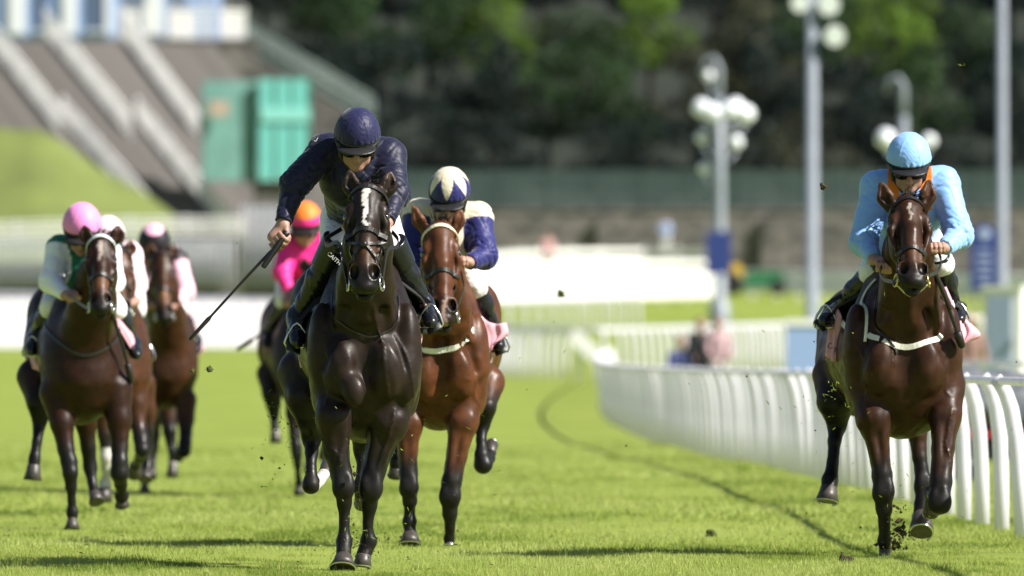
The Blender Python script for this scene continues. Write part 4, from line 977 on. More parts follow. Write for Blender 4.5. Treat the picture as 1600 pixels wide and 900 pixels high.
    for nmx, pl, wd, mt in S.get('girths', []):
        q, no = B.wrap(bez([P(*t) for t in pl], 40), .004)
        for _ in range(30): q[1:-1] = .5 * q[1:-1] + .25 * (q[:-2] + q[2:])
        for _ in range(3):
            dd = B.eval(q); q = q + B.grad(q) * np.maximum(.004 - dd, 0)[:, None]
            for _ in range(2): q[1:-1] = .5 * q[1:-1] + .25 * (q[:-2] + q[2:])
        no = B.grad(q)
        MB().ribbon(q, no, wd, .005).build(nmx, mt, root, smooth=False)
    for nmx, pl, rr, mt in S.get('tubes', []):
        MB().tube(bez([P(*t) for t in pl], 16), Rr(rr), 6).build(nmx, mt, sdl)
    for tx, px, py, dy, hpx, rz, mt in S.get('letters', []): lettering(tx, P(px, py, dy), Rr(hpx), rz, mt, sdl)
    return root, c, sdl

def lettering(tx, p, hgt, rz, mt, parent, rx=math.pi / 2, yaw=0.0):
    cu = bpy.data.curves.new('lettering', 'FONT'); cu.body = tx; cu.size = hgt * 1.4; cu.align_x = 'CENTER'; cu.align_y = 'CENTER'; cu.extrude = .001
    t = bpy.data.objects.new('lettering', cu); me = bpy.data.meshes.new_from_object(t); bpy.data.objects.remove(t); me.materials.clear(); me.materials.append(mt)
    o = link('lettering', me, parent); o.location = p
    o.rotation_euler = (Matrix.Rotation(yaw, 4, 'Z') @ Matrix.Rotation(rx, 4, 'X') @ Matrix.Rotation(rz, 4, 'Z')).to_euler()
    return o
# ------------------------------------------------------------------ jockeys
def jockey(label, c, S, h, hero=True, seed=1):
    P = c.P; J = {k: (P(*v) if isinstance(v, tuple) and len(v) == 3 and not isinstance(v[0], str) else v) for k, v in S['j'].items()}
    loc = V(*c.loc)
    B = SDF(); hs = S.get('hs', 1.1); pit = S.get('pitch', 30); pit = math.radians(pit); yaw = S.get('yaw', 0.0); rol = S.get('roll', 0.0)
    Cn = J['head']
    w_ = nrm(V(math.sin(yaw), -math.cos(pit), -math.sin(pit))); u_ = V(rol, -math.sin(pit), math.cos(pit)); u_ = nrm(u_ - w_ * (u_ @ w_)); s_ = np.cross(u_, -w_); s_ = nrm(s_)
    if s_[0] < 0: s_ = -s_
    ax = np.array([s_, w_, u_])
    def hp(s, w, u): return Cn + (s_ * s + w_ * w + u_ * u) * hs
    def he(T, s, w, u, R, k=.015, op=0): T.ell(hp(s, w, u), V(*R) * hs, k, ax, op)
    Hd = SDF()
    he(Hd, 0, -.01, .0, (.074, .092, .10)); he(Hd, 0, .035, -.06, (.058, .055, .075), .03)
    he(Hd, 0, .064, -.112, (.028, .026, .022), .025)                                   # chin
    Hd.cone(hp(0, .088, -.020), hp(0, .106, -.058), .010 * hs, .015 * hs, .014)          # nose
    for q in (-1, 1):
        he(Hd, q * .013, .095, -.060, (.009, .010, .008), .010); he(Hd, q * .040, .062, -.048, (.020, .022, .018), .02)   # nostrils, cheeks
        he(Hd, q * .034, .086, -.022, (.018, .012, .012), .010, 1); he(Hd, q * .032, .078, -.022, (.014, .011, .010), .006)  # eye hollows, eyes
        he(Hd, q * .034, .083, -.002, (.024, .012, .008), .012); he(Hd, q * .076, .0, -.03, (.010, .022, .032), .01)     # brow, ears
        he(Hd, q * .044, .03, -.085, (.018, .03, .025), .02)
    he(Hd, 0, .084, -.083, (.022, .010, .0065), .008); he(Hd, 0, .081, -.096, (.019, .010, .0065), .008)                  # lips
    he(Hd, 0, .094, -.0895, (.024, .012, .0016), .003, 1)
    for p in Hd.pr: B.pr.append(p)
    SL, SR, EL, ER, WL, WR, GL, GR = (J[k] for k in ('SL', 'SR', 'EL', 'ER', 'WL', 'WR', 'GL', 'GR'))
    PV, KL, KR, AL, AR, TL, TR = (J[k] for k in ('PV', 'KL', 'KR', 'AL', 'AR', 'TL', 'TR'))
    ch = (SL + SR) / 2 + V(0, .07, -.09); tor = nrm(PV - ch); HL, HR = PV + V(-.10, 0, -.03), PV + V(.10, 0, -.03)
    tw = S.get('tw', 1.0)
    def torso(T, e):
        T.cone(ch, PV, (.145 + e) * tw, .125 + e, .05, V(1, 0, 0), 1.12)
        T.cone(SL, SR, .070 + e, .070 + e, .05); T.ell(ch + V(0, -.02, -.03), V(.17 + e, .13 + e, .15 + e) * tw, .05)
        T.cone((SL + SR) / 2 + V(0, .04, .0), Cn - u_ * .05 - w_ * .05, .075 + e * .4, .055, .03)
    def arms(T, e, f):
        for s, el, wr in ((SL, EL, WL), (SR, ER, WR)):
            T.cone(s, el, .056 + e, .046 + e, .03); T.cone(el, wr, .046 + e, .030 + f, .025)
    torso(B, 0); arms(B, 0, 0)
    for hh, k, a in ((HL, KL, AL), (HR, KR, AR)):
        B.cone(hh, k, .082, .056, .04); B.cone(k, a, .052, .036, .02)
    for a, t in ((AL, TL), (AR, TR)): B.cone(a, t, .036, .028, .02)
    # hands: palm, four curled fingers and a thumb each
    for wr, g, rd, sd in ((WL, GL, S.get('rodL', (1, 0, .25)), -1), (WR, GR, S.get('rodR', (-1, 0, .25)), 1)):
        rd = nrm(rd); v = nrm(g - wr); v = nrm(v - rd * (v @ rd)); n = nrm(np.cross(rd, v)); n = n if n[1] < .2 else -n
        if n[2] < -.3: n = -n
        q = S.get('hand', 1.0)
        B.cone(wr, g - v * .035 * q + n * .016, .030, .033, .02, n, .7)
        for i, (o, ln, r) in enumerate(((.034, 1.0, .0105), (.0115, 1.1, .011), (-.0115, 1.03, .0105), (-.033, .85, .009))):
            b = g + rd * o * q
            pt = [b + (n * math.cos(t) * .026 + v * math.sin(t) * .026 * ln) * q for t in (-.35, .5, 1.35, 2.3, 3.2)]
            B.chain([(x, r * q) for x in pt], .005)
        t0 = wr + (g - wr) * .45 + rd * .034 * q
        B.chain([(t0, .015 * q), (g + rd * .058 * q - v * .012, .0125 * q), (g + rd * .046 * q + v * .016 - n * .012, .011 * q), (g + rd * .022 * q + v * .026 - n * .016, .0095 * q)], .008)
    hb = h * .82 if hero else h
    bcol = None
    me = B.mesh('person_body', hb, M_skin)
    root = link('person', me, None, c.loc); tag(root, label, 'person', 'jockeys in racing silks')
    # --- jersey
    T = SDF(); torso(T, .022); arms(T, .020, .010)
    for s, el in ((SL, EL), (SR, ER)): T.cone(s, el, .072, .070, .03)
    fold = waves(3, .26, .44, .0060, seed, (1, .8, 1.5), True) if hero else waves(4, .1, .2, .008, seed, (1, 1, 1), True)
    fine = waves(3, .09, .15, .0009, seed + 4, (.6, .6, 1.5), True)
    def crease(Q):
        o = np.zeros(len(Q))
        for i, (s, el, wr) in enumerate(((SL, EL, WL), (SR, ER, WR))):
            for a, b, e0 in ((s, el, 1.0), (el, wr, 0.0)):
                ba = b - a; L = np.linalg.norm(ba); u = ((Q - a) @ ba) / (L * L); r = Q - a - np.clip(u, 0, 1)[:, None] * ba
                e1 = nrm(np.cross(ba, V(0, 1, .2))); e2 = nrm(np.cross(ba, e1)); an = np.arctan2(r @ e1, r @ e2)
                w1 = .30 + .9 * np.exp(-((u - e0) * L / .09) ** 2) + (.9 * np.exp(-((u - 1) * L / .07) ** 2) if e0 == 0 else .35 * np.exp(-(u * L / .06) ** 2))
                x = u * L; m = sstep(.118, .078, np.linalg.norm(r, axis=1)) * sstep(-.25, -.02, u) * sstep(1.25, 1.02, u)
                q = np.sin(x * 58 + 1.5 * np.sin(an + i + e0 * 2) + 1.1 * np.sin(x * 21 + 2 * an + seed) + seed)
                q2 = np.sin(x * 37 - 1.9 * np.sin(an + 2.2 * i + seed) + .9 * np.sin(3 * an + x * 15) + 2 * seed)
                o += m * w1 * (((1 - np.abs(q)) ** 3 - .2) * .0066 + ((1 - np.abs(q2)) ** 4 - .15) * .0062)
        r = Q - ch; ra = np.hypot(r[:, 0], r[:, 2] - .10); an = np.arctan2(r[:, 0], r[:, 2] - .10)              # folds fanning out from the collar
        q = np.sin(an * 6.5 + 1.6 * np.sin(ra * 26 + seed) + seed); o += sstep(.07, .13, ra) * sstep(.30, .20, ra) * ((1 - np.abs(q)) ** 4 - .15) * .0055
        x = r @ tor; q = np.sin(x * 42 + 1.8 * np.sin(an * 2 + seed)); o += sstep(.12, .24, x) * ((1 - np.abs(q)) ** 3 - .2) * .006
        return o
    nz = (lambda Q: fold(Q) + crease(Q)) if hero else fold
    hem = PV - tor * .05
    def cut(D, x, y, z):
        D = np.maximum(D, (x - hem[0]) * tor[0] + (y - hem[1]) * tor[1] + (z - hem[2]) * tor[2])
        D = np.maximum(D, .060 - np.sqrt((x - (hp(0, .03, -.06))[0]) ** 2 + (y - (hp(0, .03, -.06))[1]) ** 2 + (z - (hp(0, .03, -.06))[2]) ** 2) * .6)
        for el, wr in ((EL, WL), (ER, WR)):
            v = nrm(wr - el); e = wr - v * .012
            D = np.maximum(D, np.minimum((x - e[0]) * v[0] + (y - e[1]) * v[1] + (z - e[2]) * v[2], .09 - np.sqrt((x - wr[0]) ** 2 + (y - wr[1]) ** 2 + (z - wr[2]) ** 2)))
        return D
    def seg(Q, a, b):
        ba = b - a; u = np.clip(((Q - a) @ ba) / (ba @ ba), 0, 1); return np.linalg.norm(Q - a - u[:, None] * ba, axis=1), u
    body_c, slv_c = V(*S['silk']), V(*S.get('sleeve', S['silk']))
    def jc(Q):
        Q = Q.astype(float); C = np.tile(body_c, (len(Q), 1))
        for s, el, wr in ((SL, EL, WL), (SR, ER, WR)):
            a, u = seg(Q, s, el); b, u2 = seg(Q, el, wr); onarm = ((a < .105) & (u > S.get('su', .16))) | (b < .09)
            C[onarm] = slv_c
        if 'brace' in S:
            r = Q - ch; sx = r[:, 0] - (Cn - ch)[0] * .35
            m = (np.abs(np.abs(sx) - S.get('brace_x', .088)) < .030) & (r[:, 1] < .30) & (r[:, 2] > S.get('brace_z', -.05)); C[m] = V(*S['brace'])
        return C
    link('jersey', T.mesh('jersey', h, M_silk, jc, nz, cut), root)
    # --- breeches and boots
    K = SDF(); K.ell(PV, V(.165, .17, .15), .04)
    for hh, k, a in ((HL, KL, AL), (HR, KR, AR)):
        K.cone(hh, k, .105, .072, .05); K.cone(k, k + (a - k) * .25, .062, .050, .02)
    link('breeches', K.mesh('breeches', h * 1.1, S.get('breech_mat', M_white), None, waves(6, .06, .15, .005, seed + 2, (1, 1, 1), True)), root)
    for k, a, t in ((KL, AL, TL), (KR, AR, TR)):
        b = SDF(); k2 = k + (a - k) * S.get('boot_top', .16); v = nrm(a - k); f = nrm(t - a)
        b.chain([(k2, .060), (k + (a - k) * .45, .062), (k + (a - k) * .8, .046), (a, .047)], .02)
        b.cone(a - f * .045, a + f * .02 + v * .02, .042, .044, .03); b.cone(a + v * .02, t, .045, .036, .03); b.cone(t - f * .02, t + f * .03, .038, .030, .02)
        def bc(D, x, y, z, k2=k2, v=v): return np.maximum(D, -((x - k2[0]) * v[0] + (y - k2[1]) * v[1] + (z - k2[2]) * v[2]))
        bo = link('boot', b.mesh('boot', h, M_boot, None, waves(4, .10, .18, .004, seed + 6, (1, 1, 1), True), bc), root)
        if hero:
            so = MB(); so.box((0, 0, 0), (.075, .16, .012), M=np.stack([nrm(np.cross(f, v)), f, nrm(np.cross(np.cross(f, v), f))], 1)); o = so.build('sole', M_black, bo); o.location = t - f * .03 + v * .040
        if 'band' in S:
            bd = SDF(); bd.cone(k - (a - k) * .10, k + (a - k) * .30, .086, .072, .01)
            def bc2(D, x, y, z, k=k, a=a, v=v):
                p0, p1 = k - v * .05, k + (a - k) * .30
                e = (x * v[0] + y * v[1] + z * v[2]); return np.maximum(np.maximum(D, p0 @ v - e), e - p1 @ v)
            link('knee_band', bd.mesh('knee_band', h, M_boot, None, None, bc2), root)
    # --- helmet: silk cap, peak, harness, goggles
    Cp = SDF(); he(Cp, 0, -.012, .018, (.106, .124, .126), .01); 
    rim = hp(0, 0, .012); tl = math.radians(S.get('rim', 8)); rn = nrm(u_ * math.cos(tl) + w_ * math.sin(tl) * -1)
    def capcut(D, x, y, z): return np.maximum(D, -((x - rim[0]) * rn[0] + (y - rim[1]) * rn[1] + (z - rim[2]) * rn[2]))
    def capn(Q):
        r = Q - Cn; s = r @ s_; w = r @ w_; u = r @ u_; ph = np.arctan2(s, w)
        pan = np.abs(np.sin(ph * 3 + 1.57)); o = -.0030 * np.exp(-(pan / .10) ** 2) + .0008 * np.sin(u * 260 + 9 * np.sin(ph * 5))
        return o + .0024 * np.sin(ph * 23 + u * 30) * sstep(.05, -.0, u - .02) + fine(Q) * .5
    fcap = S.get('capcol')
    def capc(Q):
        r = Q.astype(float) - Cn; s = r @ s_ / hs; w = r @ w_ / hs; u = r @ u_ / hs
        return fcap(np.arctan2(s, w), u, s, w) if fcap else np.tile(V(*S['cap']), (len(Q), 1))
    cap = link('cap', Cp.mesh('cap', h * .8, M_silk, capc, capn, capcut), root)
    Pk = SDF(); he(Pk, 0, .094, -.002, (.090, .068, .011), .006); he(Pk, 0, -.012, .004, (.109, .127, .010), .006)
    link('peak', Pk.mesh('peak', h * .8, S.get('peak_mat', M_black)), cap)
    Hn = SDF()
    he(Hn, 0, -.012, .005, (.098, .116, .055), .01)
    for q in (-1, 1):
        Hn.chain([(hp(q * .090, .02, .0), .011 * hs), (hp(q * .074, .035, -.07), .008 * hs), (hp(q * .03, .05, -.130), .007 * hs)], .01)
        Hn.cone(hp(q * .088, -.05, .0), hp(q * .074, .03, -.07), .009 * hs, .008 * hs, .01)
    he(Hn, 0, .10, -.042, (.062, .055, .042), .01, 1); he(Hn, 0, .018, -.002, (.082, .088, .026), .01)
    link('helmet_harness', Hn.mesh('helmet_harness', h * .8, M_black), cap)
    Gg = SDF()
    for q in (-1, 1): he(Gg, q * .033, .084, -.022, (.042, .024, .031), .012)
    for q in (-1, 1): Gg.chain([(hp(q * .060, .072, -.02), .011 * hs), (hp(q * .082, .03, -.012), .010 * hs), (hp(q * .092, -.02, -.005), .010 * hs)], .008)
    link('goggles', Gg.mesh('goggles', h * .7, M_goggle), root)
    for tx, px, py, dy, hpx, rz, mt in S.get('letters', []): lettering(tx, P(px, py, dy), c.R(hpx), rz, mt, root)
    return root

def whip(label, pts, r0, r1, group='riding whips'):
    q = np.array(pts); o = q[0].copy(); q = q - o
    root = empty('riding_whip', o, label, 'whip', group)
    m = MB(); a = bez(q, 20); n = len(a); r = np.linspace(r0, r1, n); m.tube(a, r, 8); m.build('shaft', M_leather, root)
    d = nrm(a[-1] - a[-2]); m = MB(); L = np.linalg.norm(a[-1] - a[0]); m.tube([a[-1] - d * L * .22, a[-1] - d * L * .2, a[-1] - d * .01, a[-1]], [r1 * 1.1, r1 * 1.9, r1 * 1.5, r1 * .9], 8); m.build('flap', M_leather, root)
    d = nrm(a[1] - a[0]); m = MB(); m.tube([a[0] - d * .012, a[0], a[0] + d * .2, a[0] + d * .21], [r0 * 1.9, r0 * 1.7, r0 * 1.35, r0], 10); m.build('grip', M_leather, root)
    return root
def stirrup(sdl, c, toe, top, off=0):
    P = c.P; t = P(*toe) if len(toe) == 3 else toe; m = MB()
    pr = [t + V(x * .062, 0, z * .055 - .028) for x, z in ((-.85, 0), (.85, 0), (1, .4), (.75, 1.2), (.3, 2.0), (0, 2.25), (-.3, 2.0), (-.75, 1.2), (-1, .4), (-.85, 0))]
    m.tube(pr, .008, 6); o = m.build('stirrup', M_steel, sdl)
    q = bez([t + V(0, 0, .095), P(*top)], 6); MB().ribbon(q, np.tile(V(0, -1, .1), (6, 1)), .022, .005).build('stirrup_leather', M_leather, sdl, smooth=False)
# ------------------------------------------------------------------ the seven runners
T1 = dict(  # trunk of the leading dark horse, re-used (scaled) for those far behind
    neck=[(577, 322, -.34, 28), (575, 385, -.22, 36), (571, 440, -.10, 42), (570, 500, .02, 52)],
    fore=[(570, 428, .30, 40), (570, 470, .25, 60), (570, 512, .20, 75), (570, 560, .16, 84), (571, 602, .14, 81), (571, 628, .15, 58), (568, 660, .20, 28)],
    hip=[(527, 478, 1.45, 76), (522, 545, 1.40, 74)])
def place(S, x0, yg, wx=1.0):
    q = ((yg - YH) / HC) / ((885 - YH) / HC)
    f = lambda t: (x0 + (t[0] - 575) * q * wx, yg + (t[1] - 885) * q, t[2], t[3] * q * wx)
    return {k: [f(t) for t in v] for k, v in S.items()}

# 1 ---- dark brown horse with white blaze
S = dict(T1, poll=(576, 292, -.50), muz=(569, 462, -.80), eye=39, yaw=-.08, earL=((556, 306), (545, 266)), earR=((600, 304), (611, 268)), nostril=1.25,
    blaze=(.055, .285, .0165, .006, V(.62, .60, .57)), grackle=True, nose=.30, tan=1.0, bumps=[(553, 613, -.16, 17, 24), (636, 590, -.04, 16, 40)],
    legs={'fl': dict(p=[(521, 615, .05, 30), (522, 652, -.05, 27), (525, 702, -.03, 20), (533, 738, -.05, 15.5), (537, 762, -.07, 18), (538, 786, -.06, 11.5), (538, 815, -.05, 8.2), (538, 846, -.05, 13), (537, 860, -.08, 11.5), (537, 869, -.10, 13.5)], hoof=(536, 888, -.13, 21)),
          'fr': dict(p=[(614, 612, .08, 34), (607, 660, .03, 30), (592, 705, .05, 21), (583, 740, .02, 17), (579, 765, 0, 19), (577, 790, .02, 12), (575, 818, .04, 8.6), (576, 846, .05, 13), (571, 860, .04, 11.5), (568, 868, .03, 13)], hoof=(566, 885, .02, 15)),
          'hl': dict(k=3, p=[(478, 585, 1.05, 46), (480, 622, .98, 33), (485, 656, 1.0, 20), (487, 684, 1.05, 16), (487, 706, 1.0, 10.5), (486, 732, .95, 9.2), (486, 758, .92, 14.5), (497, 752, 1.02, 11), (507, 740, 1.10, 11)], hoof=(512, 730, 1.20, 12), white=[(6, 7)]),
          'hr': dict(k=3, p=[(560, 600, 1.2, 42), (563, 650, 1.2, 24), (566, 680, 1.25, 16), (567, 705, 1.3, 15), (566, 735, 1.25, 9), (564, 760, 1.2, 13), (564, 772, 1.22, 11)], hoof=(565, 785, 1.28, 12))},
    veins=[[(512, 655, -.05), (520, 690, -.05), (530, 722, -.08)], [(540, 650, -.05), (534, 690, -.06), (528, 725, -.08)], [(620, 520, -.1), (640, 570, -.1), (645, 620, -.05)], [(505, 520, -.1), (512, 560, -.1), (506, 600, -.1), (512, 640, -.1)], [(585, 480, -.2), (596, 520, -.2), (600, 570, -.2), (612, 640, -.2)], [(596, 350, -.6), (590, 372, -.6), (597, 392, -.6)], [(545, 352, -.6), (550, 376, -.6), (545, 396, -.6)], [(620, 640, -.1), (606, 690, -.1), (595, 730, -.1)]],
    girths=[('martingale', [(531, 470, .1), (545, 498, -.05), (572, 531, -.15), (600, 515, -.05), (611, 470, .1)], .008, M_leather)],
    reins=[('L', [(530, 382, -.68), (512, 384, -.55), (507, 377, -.45), (513, 370, -.38), (533, 358, -.30)]), ('R', [(605, 392, -.6), (619, 386, -.5), (621, 374, -.42), (612, 362, -.33)])],
    sheets=[('saddle_pad', [[(536, 414, .30), (531, 412, .55), (524, 410, .80)], [(514, 466, .34), (500, 452, .58), (486, 446, .84)], [(489, 524, .40), (477, 522, .62), (466, 512, .86)]], M_pad, .014, .004),
            ('saddle_pad', [[(607, 428, .30), (612, 424, .55), (618, 420, .80)], [(638, 452, .34), (646, 448, .58), (652, 446, .84)], [(662, 474, .38), (667, 480, .62), (668, 478, .86)], [(658, 520, .42), (664, 522, .62), (664, 512, .86)]], M_pad, .014, .004),
            ('saddle_cloth', [[(462, 540, .66), (474, 544, .60), (486, 546, .54)], [(467, 562, .66), (476, 570, .60), (486, 570, .54)], [(470, 574, .66), (478, 574, .60), (486, 571, .54)]], M_pink, .006, .006),
            ('saddle_cloth', [[(652, 520, .60), (658, 518, .64), (661, 514, .70)], [(651, 545, .60), (655, 546, .64), (658, 545, .70)]], M_pink, .006, .004)],
    letters=[('7', 466, 549, .62, 7, -.2, M_letter)])
hs1, c1, sd1 = horse('dark brown racehorse with a white blaze, leading between the navy jockey\'s boots', 575, 885, S, (.026, .0165, .012), .0085, True, 11)
J = dict(hs=1.10, pitch=28, rim=5, roll=.02, silk=(.0075, .0085, .030), cap=(.012, .013, .056), band=1, boot_top=.27,
    rodL=(.55, -.15, .60), rodR=(-1, 0, .2), hand=1.1,
    j=dict(head=(558, 217, -.12), SL=(510, 236, .10), SR=(607, 243, .12), EL=(460, 288, -.02), ER=(617, 304, -.05), WL=(442, 350, -.12), WR=(604, 348, -.22), GL=(436, 378, -.14), GR=(596, 358, -.27),
           PV=(562, 338, .66), KL=(523, 388, .36), KR=(616, 392, .36), AL=(466, 492, .52), AR=(660, 472, .52), TL=(464, 530, .36), TR=(672, 500, .36)),
    letters=[('CAITH', 522, 404, .262, 6.5, -.75, M_wletter), ('\u2713', 494, 219, .0, 8, .3, M_wletter)])
jk1 = jockey('jockey in navy silks and navy cap with whip arm stretched out', c1, J, .0062, True, 21)
whip('long black whip held out low by the navy jockey', [V(*c1.loc) + c1.P(446, 366, -.16), V(*c1.loc) + c1.P(437, 378, -.17), V(*c1.loc) + c1.P(388, 430, -.18), V(*c1.loc) + c1.P(296, 531, -.2)], .0105, .006)
stirrup(sd1, c1, (464, 534, .38), (528, 430, .5)); stirrup(sd1, c1, (673, 504, .38), (612, 430, .5))

# 2 ---- dark bay on the right
S = dict(poll=(1417, 317, -.48), muz=(1427, 452, -.86), eye=38, yaw=.04, roll=-.03, earL=((1394, 326), (1375, 284)), earR=((1443, 324), (1453, 279)), nostril=1.2,
    blaze=(.10, .20, .006, .004, V(.30, .26, .22)), nose=.395, tan=.8, bit_mat=M_brass, rein_mat=M_leather, chin_mat=M_web,
    neck=[(1418, 340, -.34, 29), (1419, 395, -.22, 37), (1421, 445, -.10, 43), (1418, 503, .0, 55)],
    fore=[(1415, 432, .32, 42), (1414, 472, .27, 64), (1411, 512, .22, 80), (1409, 556, .18, 90), (1411, 594, .15, 86), (1411, 620, .16, 62), (1406, 645, .20, 32)],
    hip=[(1352, 520, 1.45, 78), (1350, 578, 1.38, 76)],
    legs={'fl': dict(p=[(1360, 606, .06, 36), (1366, 655, -.02, 27), (1373, 702, 0, 16.5), (1378, 742, -.05, 14.5), (1380, 770, -.06, 18), (1381, 795, -.05, 12.5), (1382, 820, -.03, 9.5), (1382, 846, .0, 11), (1382, 860, .01, 9.5)], hoof=(1382, 872, .0, 10)),
          'fr': dict(p=[(1478, 602, .06, 31), (1477, 650, -.03, 24), (1473, 702, -.08, 17.5), (1470, 752, -.16, 16), (1468, 786, -.2, 19), (1463, 784, -.08, 13), (1459, 776, .06, 9.5), (1456, 770, .18, 12), (1455, 780, .25, 11)], hoof=(1454, 800, .30, 13)),
          'hr': dict(k=4, p=[(1422, 600, 1.0, 46), (1428, 648, .82, 27), (1434, 680, .70, 13), (1437, 715, .68, 10), (1443, 760, .66, 15), (1442, 790, .62, 13), (1440, 808, .58, 16)], hoof=(1439, 834, .50, 20)),
          'hl': dict(k=3, p=[(1310, 588, 1.1, 42), (1305, 628, .98, 28), (1307, 645, 1.0, 19), (1308, 660, 1.02, 17), (1304, 690, .96, 10.5), (1301, 722, .92, 10), (1297, 750, .88, 13.5), (1295, 762, .86, 14)], hoof=(1292, 784, .84, 19))},
    veins=[[(1456, 560, -.05), (1470, 590, -.05), (1480, 625, -.02)], [(1340, 540, -.1), (1352, 580, -.1), (1350, 620, -.1), (1360, 660, -.1)], [(1400, 480, -.2), (1396, 520, -.2), (1402, 570, -.2)], [(1445, 365, -.6), (1440, 385, -.6), (1446, 402, -.6)], [(1402, 368, -.6), (1408, 388, -.6), (1404, 404, -.6)], [(1486, 640, -.1), (1478, 690, -.1), (1474, 740, -.15)]],
    girths=[('breast_girth', [(1312, 500, .5), (1332, 517, .15), (1356, 536, -.05), (1411, 549, -.2), (1455, 541, -.1), (1478, 522, .05), (1490, 508, .3)], .030, M_web),
            ('neck_strap', [(1356, 537, -.05), (1349, 500, .05), (1348, 472, .12), (1357, 448, .15), (1370, 438, .15)], .016, M_web),
            ('martingale', [(1376, 440, .0), (1372, 490, -.05), (1384, 525, -.1), (1411, 552, -.2)], .012, M_leather)],
    reins=[('L', [(1392, 440, -.75), (1380, 436, -.5), (1374, 426, -.35), (1378, 415, -.28)]), ('R', [(1452, 430, -.75), (1463, 425, -.5), (1470, 410, -.35), (1466, 390, -.28)])],
    sheets=[('saddle_pad', [[(1376, 432, .30), (1366, 428, .55), (1356, 428, .85)], [(1340, 462, .34), (1330, 462, .58), (1318, 456, .86)], [(1304, 484, .40), (1300, 490, .62), (1294, 494, .86)], [(1306, 510, .44), (1298, 515, .62), (1290, 510, .86)]], M_pad, .014, .004),
            ('saddle_pad', [[(1478, 478, .32), (1484, 474, .55), (1488, 470, .85)], [(1497, 480, .34), (1504, 478, .58), (1508, 476, .86)], [(1500, 500, .38), (1505, 500, .62), (1506, 498, .86)], [(1490, 516, .42), (1494, 518, .62), (1496, 514, .86)]], M_pad, .014, .004),
            ('saddle_cloth', [[(1300, 482, .44), (1308, 480, .42), (1316, 496, .40)], [(1294, 520, .46), (1303, 522, .42), (1313, 526, .40)], [(1290, 556, .46), (1301, 564, .42), (1313, 566, .40)]], M_pink, .006, .010),
            ('saddle_cloth', [[(1470, 452, .20), (1474, 450, .22), (1478, 448, .25)], [(1480, 476, .24), (1484, 474, .26), (1488, 472, .28)], [(1486, 504, .28), (1492, 502, .32), (1496, 500, .36)]], M_pink, .006, .004),
            ('saddle_cloth', [[(1497, 502, .30), (1506, 500, .34), (1510, 499, .40)], [(1500, 526, .30), (1514, 519, .34), (1531, 523, .40)], [(1496, 550, .30), (1503, 542, .34), (1512, 534, .40)]], M_pink, .006, .010)],
    tubes=[('surcingle', [(1466, 440, .05), (1476, 470, .1), (1482, 500, .1), (1488, 520, .2)], 2.2, M_web), ('surcingle', [(1488, 470, .3), (1490, 482, .28), (1482, 494, .2)], 2.0, M_web)],
    letters=[('C', 1297, 541, .385, 9, .15, M_letter), ('A', 1306, 547, .375, 9, .3, M_letter)])
hs2, c2, sd2 = horse('dark bay racehorse with a white breast girth, on its own beside the white rail', 1405, 868, S, (.052, .0215, .0105), .0085, True, 31)
def brz(*a): return None
J = dict(hs=1.12, pitch=24, rim=4, silk=(.24, .44, .82), cap=(.25, .46, .84), brace=(.80, .20, .012), brace_x=.088, boot_top=-.18, rodL=(1, -.1, -.1), rodR=(-1, -.1, -.1),
    j=dict(head=(1420, 254, -.06), SL=(1371, 292, .10), SR=(1473, 286, .10), EL=(1349, 378, -.03), ER=(1499, 368, -.03), WL=(1366, 406, -.20), WR=(1474, 388, -.20), GL=(1381, 417, -.26), GR=(1464, 388, -.28),
           PV=(1415, 372, .70), KL=(1364, 424, .34), KR=(1470, 412, .32), AL=(1304, 492, .55), AR=(1488, 480, .50), TL=(1290, 500, .40), TR=(1497, 496, .36)))
jk2 = jockey('jockey in pale blue silks with orange braces and pale blue cap', c2, J, .0062, True, 41)
whip('short black whip pointing down past the shoulder of the horse by the rail', [V(*c2.loc) + c2.P(1462, 428, -.22), V(*c2.loc) + c2.P(1473, 455, -.2), V(*c2.loc) + c2.P(1488, 497, -.14), V(*c2.loc) + c2.P(1504, 543, -.08)], .008, .013)
stirrup(sd2, c2, (1290, 504, .42), (1360, 435, .5)); stirrup(sd2, c2, (1498, 500, .38), (1480, 440, .5))

